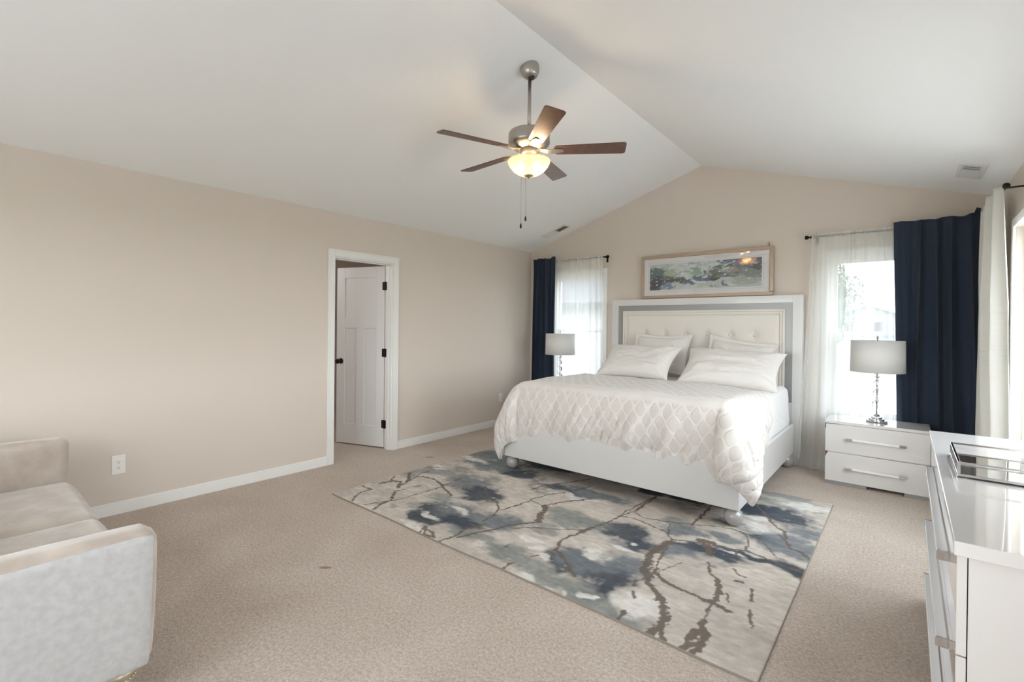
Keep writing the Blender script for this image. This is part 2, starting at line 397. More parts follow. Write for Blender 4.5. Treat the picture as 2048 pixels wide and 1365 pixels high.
# rug pattern: branching veins (width, polyline) and colour patches (x, y, rx, ry, kind) on the rug plane, metres
VEINS=[(0.02,[(-3.266,2.021),(-3.341,2.101),(-3.391,2.172),(-3.364,2.256),(-3.507,2.252)]),(0.018,[(-3.132,2.029),(-3.079,2.144),(-3.015,2.285),(-3.007,2.454),(-2.998,2.579),(-2.997,2.718),(-3.018,2.885),(-3.043,2.956)]),(0.022,[(-2.997,2.022),(-3.05,2.124),(-3.05,2.204),(-3.112,2.285),(-3.196,2.365),(-3.17,2.44)]),(0.03,[(-3.451,2.388),(-3.417,2.507),(-3.362,2.533),(-3.247,2.441)]),(0.025,[(-3.518,2.581),(-3.419,2.483)]),(0.025,[(-3.267,2.423),(-3.289,2.532),(-3.343,2.642),(-3.352,2.705),(-3.323,2.754),(-3.193,2.775),(-3.096,2.748),(-2.943,2.669),(-2.78,2.597)]),(0.035,[(-3.313,2.577),(-3.496,2.747)]),(0.02,[(-3.38,2.727),(-3.404,2.805),(-3.404,2.88)]),(0.012,[(-3.512,2.971),(-3.319,3.088)]),(0.02,[(-3.177,2.524),(-3.142,2.577)]),(0.02,[(-2.446,2.005),(-2.484,2.09),(-2.396,2.011),(-2.304,2.018),(-2.367,2.061),(-2.428,2.059)]),(0.022,[(-2.246,2.009),(-2.227,2.134),(-2.246,2.245),(-2.197,2.341)]),(0.022,[(-2.194,2.102),(-2.148,2.266),(-2.092,2.353),(-2.087,2.438),(-2.022,2.536),(-1.949,2.642)]),(0.05,[(-1.949,2.642),(-2.005,2.739),(-2.036,2.836),(-2.087,2.923)]),(0.02,[(-2.087,2.923),(-2.072,2.97),(-1.999,3.14),(-1.902,3.261)]),(0.018,[(-2.722,2.928),(-2.564,2.788),(-2.412,2.739),(-2.316,2.638),(-2.254,2.52),(-2.255,2.402)]),(0.018,[(-2.292,2.611),(-2.259,2.754),(-2.243,2.889),(-2.247,2.975),(-2.214,3.135),(-2.107,3.309),(-2.055,3.52)]),(0.014,[(-2.01,2.452),(-1.925,2.553),(-1.779,2.641),(-1.643,2.742),(-1.635,2.807)]),(0.022,[(-1.62,2.781),(-1.657,2.607),(-1.676,2.518),(-1.623,2.384),(-1.512,2.314),(-1.415,2.23),(-1.376,2.201)]),(0.018,[(-2.39,3.119),(-2.365,3.309),(-2.237,3.511),(-2.158,3.696)]),(0.016,[(-1.725,1.997),(-1.73,2.057),(-1.716,2.098)]),(0.016,[(-1.688,2.222),(-1.66,2.266)]),(0.012,[(-1.882,2.201),(-1.878,2.244)]),(0.012,[(-1.643,2.333),(-1.623,2.384)]),(0.012,[(-2.237,2.929),(-2.123,2.908),(-2.087,2.923)]),(0.012,[(-2.402,2.713),(-2.485,2.747)]),(0.02,[(-1.647,2.699),(-1.616,2.829),(-1.583,2.965),(-1.566,3.144),(-1.526,3.266),(-1.532,3.426),(-1.526,3.65)]),(0.014,[(-1.578,3.168),(-1.564,3.323),(-1.555,3.502),(-1.528,3.711)]),(0.014,[(-1.514,3.241),(-1.429,3.198),(-1.29,3.238),(-1.138,3.309),(-1.001,3.383),(-0.893,3.418),(-0.82,3.409),(-0.779,3.347),(-0.748,3.217),(-0.747,3.144),(-0.781,3.09),(-0.773,3.027)]),(0.016,[(-1.554,3.121),(-1.456,3.141),(-1.316,3.107),(-1.2,3.062),(-1.154,2.992),(-1.129,2.884),(-1.106,2.76),(-1.087,2.642),(-1.061,2.511)]),(0.012,[(-1.246,3.229),(-1.196,3.065)]),(0.022,[(-1.127,3.303),(-1.123,3.466),(-1.126,3.6),(-1.134,3.757)]),(0.014,[(-1.147,2.998),(-1.06,3.034),(-0.979,3.054),(-0.902,3.082),(-0.796,3.114)]),(0.02,[(-0.796,3.114),(-0.738,3.14),(-0.64,3.12),(-0.523,3.08),(-0.416,3.06)]),(0.055,[(-1.138,2.953),(-1.162,2.831),(-1.164,2.71),(-1.127,2.607),(-1.125,2.525),(-1.075,2.469)]),(0.035,[(-1.075,2.469),(-1.045,2.401),(-0.989,2.361),(-0.946,2.313)]),(0.05,[(-0.946,2.313),(-0.882,2.227),(-0.852,2.152),(-0.847,2.074),(-0.869,2.003)]),(0.03,[(-0.85,2.098),(-0.806,2.007)]),(0.03,[(-1.046,2.514),(-0.982,2.474),(-0.899,2.456),(-0.8,2.44),(-0.724,2.44),(-0.645,2.416)]),(0.06,[(-1.006,3.109),(-0.928,3.111)]),(0.05,[(-0.949,3.067),(-0.894,2.945)]),(0.018,[(-0.867,2.833),(-0.82,2.73),(-0.763,2.664)]),(0.032,[(-0.763,2.664),(-0.731,2.566),(-0.719,2.477)]),(0.016,[(-0.719,2.477),(-0.726,2.423),(-0.716,2.326),(-0.713,2.257)]),(0.04,[(-0.713,2.257),(-0.697,2.19),(-0.71,2.115),(-0.71,1.996)]),(0.035,[(-0.708,2.221),(-0.663,2.168),(-0.667,2.079),(-0.678,1.989)]),(0.015,[(-1.09,2.326),(-1.102,2.37),(-1.075,2.45),(-1.063,2.499)]),(0.015,[(-1.074,2.278),(-1.04,2.207)]),(0.018,[(-1.027,2.087),(-1.011,2.0)]),(0.014,[(-0.737,2.862),(-0.712,2.823),(-0.671,2.8)]),(0.02,[(-0.694,2.724),(-0.663,2.741)]),(0.02,[(-0.604,2.694),(-0.578,2.582)]),(0.016,[(-0.571,2.496),(-0.549,2.427),(-0.517,2.352)]),(0.014,[(-0.688,2.57),(-0.671,2.486)]),(0.008,[(-1.061,2.511),(-0.988,2.739)]),(0.022,[(-0.914,4.088),(-0.754,3.79),(-0.665,3.647),(-0.614,3.603),(-0.568,3.425),(-0.539,3.349),(-0.486,3.347),(-0.417,3.269)]),(0.02,[(-0.634,3.529),(-0.54,3.399)]),(0.014,[(-0.495,3.083),(-0.421,3.096)]),(0.01,[(-0.665,3.314),(-0.583,3.17)])]
BLOBS=[(-2.54,2.269,0.26,0.1,'d'),(-2.611,2.133,0.14,0.06,'d'),(-2.519,2.411,0.2,0.14,'m'),(-2.864,2.888,0.22,0.16,'m'),(-3.045,3.472,0.3,0.18,'m'),(-3.258,3.426,0.2,0.1,'m'),(-3.499,3.619,0.2,0.1,'m'),(-2.696,3.411,0.2,0.12,'d'),(-2.614,2.782,0.2,0.12,'d'),(-2.251,2.463,0.2,0.12,'m'),(-2.339,2.3,0.18,0.1,'d'),(-1.777,2.207,0.13,0.1,'g'),(-1.441,2.338,0.14,0.1,'d'),(-1.777,2.793,0.22,0.12,'g'),(-2.163,3.299,0.25,0.08,'d'),(-1.261,2.098,0.15,0.15,'g'),(-1.513,2.126,0.14,0.1,'g'),(-2.703,3.778,0.3,0.12,'d'),(-2.152,2.175,0.2,0.05,'g'),(-1.868,2.149,0.1,0.08,'g'),(-2.155,2.49,0.12,0.05,'m'),(-3.254,3.708,0.2,0.1,'m'),(-1.414,2.903,0.16,0.1,'d'),(-1.257,2.798,0.12,0.09,'d'),(-1.226,2.319,0.1,0.12,'d'),(-1.193,2.167,0.05,0.1,'d'),(-1.392,2.377,0.14,0.1,'m'),(-1.684,2.908,0.16,0.08,'g'),(-0.951,2.942,0.15,0.08,'d'),(-1.042,2.839,0.12,0.08,'m'),(-0.823,2.949,0.14,0.05,'d'),(-0.685,3.047,0.18,0.05,'d'),(-0.518,3.053,0.16,0.05,'d'),(-0.43,3.109,0.1,0.06,'d'),(-1.145,3.167,0.14,0.08,'m'),(-0.693,3.409,0.14,0.07,'d'),(-0.756,3.891,0.25,0.14,'d'),(-0.902,3.906,0.16,0.1,'d'),(-0.5,3.384,0.2,0.1,'m'),(-0.616,3.517,0.14,0.08,'m'),(-0.938,2.036,0.1,0.08,'g'),(-1.072,2.018,0.1,0.08,'g'),(-1.45,3.78,0.3,0.08,'d'),(-1.94,3.389,0.3,0.08,'m'),(-0.904,3.53,0.14,0.07,'m'),(-1.185,2.473,0.12,0.1,'m'),(-1.216,2.079,0.1,0.08,'g'),(-0.877,3.261,0.14,0.06,'m'),(-0.506,3.698,0.14,0.08,'m'),(-1.821,2.416,0.1,0.04,'w'),(-1.675,2.338,0.05,0.03,'w'),(-1.627,2.045,0.08,0.04,'w'),(-1.571,2.283,0.05,0.025,'w'),(-1.343,2.034,0.03,0.02,'w'),(-1.234,2.091,0.03,0.02,'w'),(-3.333,3.449,0.16,0.05,'w'),(-2.555,2.001,0.14,0.05,'w'),(-2.006,3.244,0.2,0.04,'w'),(-2.554,2.445,0.1,0.04,'w'),(-2.587,2.228,0.08,0.03,'w'),(-3.446,3.057,0.15,0.05,'w'),(-0.823,3.569,0.12,0.08,'w'),(-1.383,2.473,0.06,0.04,'w'),(-1.318,2.67,0.06,0.04,'w'),(-0.98,2.173,0.14,0.1,'w'),(-1.236,2.086,0.03,0.02,'w'),(-1.319,2.808,0.03,0.02,'w'),(-0.816,3.736,0.08,0.05,'w'),(-0.56,4.207,0.22,0.12,'w'),(-0.732,3.018,0.06,0.02,'w'),(-1.502,3.65,0.1,0.03,'w')]

# ------------------------------------------------------------------ room shell
b = MB(); b.box(XL - 3.2, XR + WT, YR - WT, YB + WT, -0.12, 0.0)
struct(b.build('floor', carpet_m))

def slab(x0, x1, y0=YR - WT, y1=YB + WT):
    m = MB(); t = 0.12
    vs = []
    for y in (y0, y1):
        vs += [(x0, y, ceil_z(x0)), (x1, y, ceil_z(x1)), (x1, y, ceil_z(x1) + t), (x0, y, ceil_z(x0) + t)]
    m.add(vs, [(0, 1, 5, 4), (1, 2, 6, 5), (2, 3, 7, 6), (3, 0, 4, 7), (0, 3, 2, 1), (4, 5, 6, 7)])
    return m
cm = slab(XL - WT, RX); c2 = slab(RX, XR + WT); cm.add(c2.v, c2.f)
struct(cm.build('ceiling', ceil_m))

def gable_wall(name, y0, y1, holes, mt):
    """a wall across x with openings (x0, x1, z0, z1)"""
    m = MB()
    cuts = sorted({XL - WT, RX, XR + WT} | {h[0] for h in holes} | {h[1] for h in holes})
    def pr(xa, xb, za, zb_a, zb_b):
        vs = []
        for y in (y0, y1):
            vs += [(xa, y, za), (xb, y, za), (xb, y, zb_b), (xa, y, zb_a)]
        m.add(vs, [(0, 1, 2, 3), (7, 6, 5, 4), (0, 4, 5, 1), (1, 5, 6, 2), (2, 6, 7, 3), (3, 7, 4, 0)])
    for xa, xb in zip(cuts[:-1], cuts[1:]):
        hh = [h for h in holes if h[0] <= xa + 1e-6 and h[1] >= xb - 1e-6]
        if hh:
            h = hh[0]
            pr(xa, xb, -0.12, h[2], h[2]); pr(xa, xb, h[3], ceil_z(xa) + 0.05, ceil_z(xb) + 0.05)
        else:
            pr(xa, xb, -0.12, ceil_z(xa) + 0.05, ceil_z(xb) + 0.05)
    return struct(m.build(name, mt))
def side_wall(name, x0, x1, holes, top, mt):
    m = MB()
    ys = sorted({YR - WT, YB + WT} | {h[0] for h in holes} | {h[1] for h in holes})
    for ya, yb in zip(ys[:-1], ys[1:]):
        hh = [h for h in holes if h[0] <= ya + 1e-6 and h[1] >= yb - 1e-6]
        if hh:
            if hh[0][2] > -0.1: m.box(x0, x1, ya, yb, -0.12, hh[0][2])
            m.box(x0, x1, ya, yb, hh[0][3], top)
        else: m.box(x0, x1, ya, yb, -0.12, top)
    return struct(m.build(name, mt))
WB = [(-3.90, -3.10, 0.52, 2.09), (-0.60, 0.20, 0.52, 2.09)]
WRr = [(-3.4, -0.5, 0.75, 2.14)]
WS = [(0.1, 0.95, 0.75, 2.05), (2.2, 4.80, 0.55, 2.10)]
DY0, DY1, DZ = 2.44, 3.14, 2.045
gable_wall('wall_back', YB, YB + WT, WB, wall_m)
gable_wall('wall_rear', YR - WT, YR, WRr, wall_m)
side_wall('wall_left', XL - WT, XL, [(DY0, DY1, -1, DZ)], ZC + 0.04, wall_m)
side_wall('wall_right', XR, XR + WT, WS, ceil_z(XR) + 0.04, wall_m)
# adjoining room behind the open door
b = MB(); b.box(-7.5, -7.4, 1.0, 5.0, -0.12, 2.6); b.box(-7.5, XL - WT, 5.0, 5.1, -0.12, 2.6); b.box(-7.5, XL - WT, 0.9, 1.0, -0.12, 2.6)
struct(b.build('wall_adjoining', wall_m))
b = MB(); b.box(-7.5, XL - WT, 0.9, 5.1, 2.44, 2.55)
struct(b.build('ceiling_adjoining', ceil_m))

hl = bpy.data.lights.new('adjoining room fill light', 'POINT'); hl.energy = 9; hl.color = (0.97, 0.97, 1.0); hl.shadow_soft_size = 0.1
ho = bpy.data.objects.new('adjoining_room_fill_light', hl); COL.objects.link(ho); ho.location = (-5.7, 1.7, 2.1)  # unseen lamp added to brighten the open door and the space behind it
def baseboard(name, segs):
    m = MB()
    for (x0, x1, y0, y1, dx, dy) in segs:
        m.box(x0, x1, y0, y1, 0, 0.075)
        m.box(x0 - 0 if dx >= 0 else x0 + 0.007, x1 - 0.007 if dx > 0 else x1, y0 + (0.007 if dy < 0 else 0), y1 - (0.007 if dy > 0 else 0), 0.075, 0.088)
    return struct(m.build(name, trim_m, bevel=0.002))
bt = 0.014; CW = 0.062
baseboard('baseboard_left', [(XL, XL + bt, YR, DY0 - CW, 1, 0), (XL, XL + bt, DY1 + CW, YB, 1, 0)])
baseboard('baseboard_back', [(XL + bt, XR - bt, YB - bt, YB, 0, -1)])
baseboard('baseboard_right', [(XR - bt, XR, YR, YB, -1, 0)])

# ------------------------------------------------------------------ windows
def make_window(n, mp, a0, a1, z0, z1, mull=0, glass=None):
    def bx(m, p0, p1, d0, d1, q0, q1):
        c = [mp(a, d, z) for a in (p0, p1) for d in (d0, d1) for z in (q0, q1)]
        xs = [q[0] for q in c]; ys = [q[1] for q in c]; zs = [q[2] for q in c]
        m.box(min(xs), max(xs), min(ys), max(ys), min(zs), max(zs))
    m = MB(); f = 0.035
    bx(m, a0, a0 + f, 0.04, 0.11, z0, z1); bx(m, a1 - f, a1, 0.04, 0.11, z0, z1)
    bx(m, a0 + f, a1 - f, 0.04, 0.11, z1 - f, z1); bx(m, a0 + f, a1 - f, 0.04, 0.11, z0, z0 + f)
    root = struct(m.build('window_%d' % n, trim_m, bevel=0.003))
    c = MB(); cw = 0.06
    bx(c, a0 - cw, a0, -0.018, 0.0, z0 - 0.02, z1 + cw); bx(c, a1, a1 + cw, -0.018, 0, z0 - 0.02, z1 + cw)
    bx(c, a0, a1, -0.018, 0, z1, z1 + cw); bx(c, a0 - cw, a1 + cw, -0.016, 0, z0 - 0.09, z0 - 0.022)
    c.build('casing', trim_m, root, bevel=0.004)
    s = MB(); bx(s, a0 - cw - 0.01, a1 + cw + 0.01, -0.045, 0.04, z0 - 0.022, z0)
    s.build('window_sill', trim_m, root, bevel=0.004)
    zr = (z0 + z1) / 2 + 0.015
    spans = [(a0 + f, a1 - f)]
    if mull:
        mid = (a0 + a1) / 2; q = MB(); bx(q, mid - 0.04, mid + 0.04, 0.02, 0.11, z0 + f, z1 - f); q.build('mullion', trim_m, root, bevel=0.003)
        spans = [(a0 + f, mid - 0.04), (mid + 0.04, a1 - f)]
    for (p, q_) in spans:
        for (lo, hi, d) in ((z0 + f, zr + 0.02, 0.055), (zr - 0.02, z1 - f, 0.083)):
            g = MB(); t = 0.032
            bx(g, p, p + t, d, d + 0.026, lo, hi); bx(g, q_ - t, q_, d, d + 0.026, lo, hi)
            bx(g, p + t, q_ - t, d, d + 0.026, lo, lo + t); bx(g, p + t, q_ - t, d, d + 0.026, hi - t, hi)
            so = g.build('sash', trim_m, root, bevel=0.002)
            pn = MB(); bx(pn, p + t, q_ - t, d + 0.011, d + 0.015, lo + t, hi - t)
            pn.build('pane', glass or pane_m, so)
    return root
back = lambda a, d, z: (a, YB + d, z)
rear = lambda a, d, z: (a, YR - d, z)
right = lambda a, d, z: (XR + d, a, z)
make_window(1, back, -3.90, -3.10, 0.52, 2.09, 0, tint_m)
make_window(2, back, -0.60, 0.20, 0.52, 2.09, 0, tint_m)
make_window(3, right, 2.2, 4.80, 0.55, 2.10, 1)
make_window(4, right, 0.1, 0.95, 0.75, 2.05)  # unseen window added beside the camera to brighten the room
make_window(5, rear, -3.4, -0.5, 0.75, 2.14, 1)  # unseen window added behind the camera as daylight fill
# light portals in the window openings guide the daylight sampling
def portal(loc, rot, sx, sy):
    l = bpy.data.lights.new('window daylight', 'AREA'); l.shape = 'RECTANGLE'; l.size = sx; l.size_y = sy
    l.cycles.is_portal = True
    o = bpy.data.objects.new('window_daylight', l); COL.objects.link(o); o.location = loc; o.rotation_euler = rot
H = math.pi / 2
portal((-3.5, YB + 0.125, 1.305), (-H, 0, 0), 0.8, 1.57)
portal((-0.2, YB + 0.125, 1.305), (-H, 0, 0), 0.8, 1.57)
portal((XR + 0.125, 3.5, 1.325), (H, 0, H), 2.6, 1.55)
portal((XR + 0.125, 0.525, 1.4), (H, 0, H), 0.85, 1.3)
portal((-1.95, YR - 0.125, 1.445), (H, 0, 0), 2.9, 1.39)

# ------------------------------------------------------------------ door in the left wall
m = MB()
x0, x1 = XL - WT, XL
m.box(x0 - 0.001, x1 + 0.001, DY0 - 0.02 + 0.0, DY0, 0, DZ); m.box(x0 - 0.001, x1 + 0.001, DY1, DY1 + 0.02, 0, DZ); m.box(x0 - 0.001, x1 + 0.001, DY0 - 0.02, DY1 + 0.02, DZ - 0.02 + 0.02, DZ + 0.02)
jy = 0.018
m = MB(); m.box(x0, x1, DY0, DY0 + jy, 0, DZ); m.box(x0, x1, DY1 - jy, DY1, 0, DZ); m.box(x0, x1, DY0 + jy, DY1 - jy, DZ - jy, DZ)
m.box(x0 + 0.04, x0 + 0.075, DY0 + jy, DY0 + jy + 0.01, 0, DZ - jy); m.box(x0 + 0.04, x0 + 0.075, DY1 - jy - 0.01, DY1 - jy, 0, DZ - jy); m.box(x0 + 0.04, x0 + 0.075, DY0 + jy, DY1 - jy, DZ - jy - 0.01, DZ - jy)
struct(m.build('trim_1', trim_m, bevel=0.002))
m = MB()
for s_, (cx0, cx1) in enumerate(((XL, XL + 0.016), (x0 - 0.016, x0))):
    m.box(cx0, cx1, DY0 - CW, DY0 + 0.004, 0, DZ + CW); m.box(cx0, cx1, DY1 - 0.004, DY1 + CW, 0, DZ + CW); m.box(cx0, cx1, DY0 + 0.004, DY1 - 0.004, DZ - 0.004, DZ + CW)
    if s_ == 0:
        e = XL + 0.016
        m.box(e, e + 0.005, DY0 - CW, DY0 - CW + 0.014, 0, DZ + CW); m.box(e, e + 0.005, DY1 + CW - 0.014, DY1 + CW, 0, DZ + CW); m.box(e, e + 0.005, DY0 - CW + 0.014, DY1 + CW - 0.014, DZ + CW - 0.014, DZ + CW)
struct(m.build('trim_2', trim_m, bevel=0.003))

hinge = Vector((XL - WT - 0.006, DY1 - jy - 0.003, 0))
DA = math.atan2(-0.235, -0.69)           # the way the open slab points from its hinge
d_dir = Vector((math.cos(DA), math.sin(DA), 0)); d_n = Vector((-d_dir.y, d_dir.x, 0))
if d_n.y > 0: d_n = -d_n                 # d_n faces the side seen from the bedroom
def dxf(p): return hinge + d_dir * p.x + d_n * p.y + Vector((0, 0, p.z))
DW = 0.66
m = MB(); th = 0.035
def db(a0, a1, n0, n1, z0, z1): m.box(a0, a1, n0, n1, z0, z1, dxf)
rail = 0.010
db(0.004, DW, -th + rail, -rail, 0.012, 2.02)
sw = 0.112
for (n0, n1) in ((-rail, 0), (-th, -th + rail)):
    db(0.004, sw, n0, n1, 0.012, 2.02); db(DW - sw, DW, n0, n1, 0.012, 2.02)
    db(sw, DW - sw, n0, n1, 1.90, 2.02); db(sw, DW - sw, n0, n1, 0.012, 0.24)
    db(sw, DW - sw, n0, n1, 1.33, 1.445); db(DW / 2 - 0.055, DW / 2 + 0.055, n0, n1, 0.24, 1.33)
door = struct(m.build('door_1', door_m, bevel=0.0025))
door.location = (0, 0, 0)
k = MB(); kc = Vector((DW - 0.065, 0, 0.95)); c = dxf(kc)
k.lathe([(0.0, 0.0), (0.032, 0.0), (0.032, 0.006), (0.012, 0.010), (0.010, 0.035), (0.016, 0.040), (0.027, 0.050), (0.029, 0.060), (0.024, 0.070), (0.0, 0.074)], c, 24, d_n)
c = dxf(Vector((DW - 0.065, -th, 0.95)))
k.lathe([(0.0, 0.0), (0.032, 0.0), (0.032, 0.006), (0.012, 0.010), (0.010, 0.035), (0.016, 0.040), (0.027, 0.050), (0.029, 0.060), (0.024, 0.070), (0.0, 0.074)], c, 24, -d_n)
k.build('door_knob', black_m, door, smooth=True)
for z in (0.27, 1.06, 1.80):
    h_ = MB(); h_.lathe([(0.0, -0.047), (0.007, -0.047), (0.007, 0.047), (0.0, 0.047)], (hinge.x + 0.006, hinge.y - 0.006, z), 12)
    h_.box(hinge.x + 0.006, hinge.x + 0.04, hinge.y - 0.0035, hinge.y + 0.0005, z - 0.045, z + 0.045)
    h_.box(0.0, 0.032, 0.0, 0.003, z - 0.045, z + 0.045, dxf)
    h_.build('hinge', black_m, door, bevel=0.001)

# ------------------------------------------------------------------ outlets
def outlet(yc, zc, w, h, label):
    t = MB(); t.box(XL, XL + 0.006, yc - w / 2, yc + w / 2, zc - h / 2, zc + h / 2)
    o = t.build('wall_outlet', plastic_m, None, bevel=0.003)
    tag(o, label, 'outlet', 'electrical outlets on the left wall')
    for s_ in (-1, 1):
        r = MB(); zz = zc + s_ * 0.0195
        r.box(XL + 0.006, XL + 0.0078, yc - 0.0165, yc + 0.0165, zz - 0.0145, zz + 0.0145)
        ro = r.build('receptacle', plastic_m, o, bevel=0.0015)
        q = MB(); q.box(XL + 0.0078, XL + 0.0084, yc - 0.0075, yc - 0.005, zz - 0.002, zz + 0.0075); q.box(XL + 0.0078, XL + 0.0084, yc + 0.005, yc + 0.0075, zz - 0.002, zz + 0.0075)
        q.lathe([(0.0, 0.0), (0.003, 0.0), (0.003, 0.0007), (0, 0.0007)], (XL + 0.0078, yc, zz - 0.0085), 10, (1, 0, 0))
        q.build('socket_holes', slot_m, ro)
    return o
outlet(0.80, 0.352, 0.078, 0.135, 'white outlet low on the wall between the sofa and the door')
outlet(4.94, 0.38, 0.072, 0.118, 'white outlet low on the left wall near the bed corner')

# ------------------------------------------------------------------ ceiling vents
def slope_frame(side):
    s_ = 1 if side == 'l' else -1
    X = Vector((1, 0, SL * s_)).normalized(); Y = Vector((0, 1, 0)); Nn = X.cross(Y)   # up
    return X, Y, (Nn if Nn.z > 0 else -Nn)
def vent(side, xc, yc, lx, ly, label, dark):
    X, Y, Nn = slope_frame(side); c = Vector((xc, yc, ceil_z(xc)))
    xf = lambda p: c + X * p.x + Y * p.y - Nn * p.z
    fr = MB(); e = 0.022
    fr.box(-lx / 2, lx / 2, -ly / 2, -ly / 2 + e, 0, 0.008, xf); fr.box(-lx / 2, lx / 2, ly / 2 - e, ly / 2, 0, 0.008, xf)
    fr.box(-lx / 2, -lx / 2 + e, -ly / 2 + e, ly / 2 - e, 0, 0.008, xf); fr.box(lx / 2 - e, lx / 2, -ly / 2 + e, ly / 2 - e, 0, 0.008, xf)
    return fr, xf, e
# register on the left slope, above the left window
r_ = thing('ceiling_vent', (-3.69, 5.335, ceil_z(-3.69)), 'white slotted ceiling register above the left window curtains', 'vent', 'ceiling vents')
fr, xf, e = vent('l', -3.69, 5.335, 0.40, 0.15, '', True)
fr.build('frame', vent_m, r_, bevel=0.002)
bk = MB(); bk.box(-0.18, 0.18, -0.055, 0.055, 0.0005, 0.002, xf); bk.build('opening', slot_m, r_)
cv = MB(); cv.box(-0.18, 0.02, -0.055, 0.055, 0.002, 0.006, xf); cv.build('cover_plate', vent_m, r_)
for i in range(7):
    l_ = MB(); yy = -0.045 + i * 0.015
    l_.box(0.02, 0.178, yy, yy + 0.006, 0.002, 0.007, xf)
    l_.build('slat', nickel_m, r_)
r_ = thing('ceiling_vent', (0.35, 4.88, ceil_z(0.35)), 'square white ceiling vent on the right slope near the corner curtain rod', 'vent', 'ceiling vents')
fr, xf, e = vent('r', 0.35, 4.88, 0.155, 0.39, '', False)
fr.build('frame', vent_m, r_, bevel=0.002)
bk = MB(); bk.box(-0.056, 0.056, -0.175, 0.175, 0.0005, 0.003, xf); bk.build('back_plate', vent_m, r_)
for i in range(5):
    l_ = MB(); xx = -0.05 + i * 0.022
    l_.box(-0.045, 0.045, -0.165 + i * 0.026, -0.165 + i * 0.026 + 0.014, 0.003, 0.010, xf); l_.build('slat', grey_m if i % 2 else vent_m, r_)
cv = MB(); cv.box(-0.054, 0.054, -0.03, 0.173, 0.003, 0.007, xf); cv.build('cover_plate', vent_m, r_)

# ------------------------------------------------------------------ ceiling fan
FC = Vector((-2.048, 2.621, 0))
zc_ = ceil_z(FC.x)
fan = thing('ceiling_fan', (FC.x, FC.y, zc_), 'brushed nickel ceiling fan with five dark blades and lit glass bowl', 'ceiling fan')
X, Y, Nn = slope_frame('l')
m = MB(); m.lathe([(0.0, -0.012), (0.066, -0.004), (0.069, 0.010), (0.067, 0.026), (0.058, 0.052), (0.045, 0.070), (0.036, 0.078), (0.0, 0.079)], Vector((FC.x - 0.004, FC.y, zc_)), 36, -Nn)
m.build('canopy', nickel_m, fan, smooth=True)
m = MB(); m.sphere((FC.x + 0.012, FC.y, zc_ - 0.070), 0.024); m.build('hanger_ball', slot_m, fan, smooth=True)
m = MB(); m.lathe([(0, 0), (0.0125, 0), (0.0125, zc_ - 0.09 - 2.72), (0, zc_ - 0.09 - 2.72)], (FC.x, FC.y, 2.72), 20); m.build('downrod', nickel_m, fan, smooth=True)
m = MB(); m.lathe([(0, 2.735), (0.11, 2.735), (0.137, 2.727), (0.145, 2.715), (0.146, 2.655), (0.140, 2.640), (0.125, 2.63), (0.105, 2.615), (0.07, 2.606), (0.0, 2.606)], FC, 48)
m.build('motor_housing', nickel_m, fan, smooth=True)
m = MB(); m.lathe([(0, 2.607), (0.066, 2.607), (0.067, 2.585), (0.058, 2.575), (0.045, 2.565), (0.0, 2.565)], FC, 36); m.build('switch_housing', nickel_m, fan, smooth=True)
m = MB(); m.lathe([(0.0, 2.566), (0.045, 2.566), (0.052, 2.552), (0.05, 2.542), (0.0, 2.54)], FC, 36); m.build('light_fitter', nickel_m, fan, smooth=True)
def blade_xf(ang, pitch=-12.0):
    ca, sa = math.cos(ang), math.sin(ang); p = math.radians(pitch)
    R_ = Vector((ca, sa, 0)); T_ = Vector((-sa, ca, 0)); U = Vector((0, 0, 1))
    T2 = T_ * math.cos(p) + U * math.sin(p); U2 = U * math.cos(p) - T_ * math.sin(p)
    return lambda q: Vector((FC.x, FC.y, 2.600)) + R_ * q.x + T2 * q.y + U2 * q.z
for k_ in range(5):
    ang = math.radians(-39 + 72 * k_)
    xf = blade_xf(ang)
    # outline of the blade, rounded ends, slightly wider outwards
    pts = []
    def arc(cx, cy, r, a0, a1, n=6):
        for i in range(n + 1):
            a = a0 + (a1 - a0) * i / n; pts.append((cx + r * math.cos(a), cy + r * math.sin(a)))
    w0, w1, R0, R1, rc = 0.052, 0.066, 0.175, 0.665, 0.022
    arc(R1 - rc, w1 - rc, rc, 0 + math.pi / 2, 0, 6); arc(R1 - rc, -w1 + rc, rc, 0, -math.pi / 2, 6)
    arc(R0 + 0.03, -w0 + 0.03, 0.03, -math.pi / 2, -math.pi, 6); arc(R0 + 0.03, w0 - 0.03, 0.03, math.pi, math.pi / 2, 6)
    n = len(pts); vs = [xf(Vector((x, y, z))) for z in (-0.003, 0.003) for x, y in pts]
    m = MB(); m.add(vs, [tuple(range(n)), tuple(range(2 * n - 1, n - 1, -1))] + [(i, n + i, n + (i + 1) % n, (i + 1) % n) for i in range(n)])
    bl = m.build('blade', blade_m, fan, bevel=0.0015)
    a = MB(); prof = [(0.055, 0.020, 0.014), (0.09, 0.018, 0.0), (0.13, 0.024, -0.010), (0.17, 0.030, -0.008), (0.205, 0.026, -0.0065), (0.24, 0.013, -0.0065)]
    V_ = []; F_ = []
    for (x, hw, z) in prof:
        for (yy, zz) in ((-hw, z - 0.0022), (hw, z - 0.0022), (hw, z + 0.0022), (-hw, z + 0.0022)): V_.append(xf(Vector((x, yy, zz))))
    for i in range(len(prof) - 1):
        for j in range(4): F_.append((i * 4 + j, i * 4 + (j + 1) % 4, (i + 1) * 4 + (j + 1) % 4, (i + 1) * 4 + j))
    F_ += [(3, 2, 1, 0), tuple(len(V_) - 4 + j for j in range(4))]
    a.add(V_, F_); a.build('blade_bracket', nickel_m, bl, bevel=0.0015)
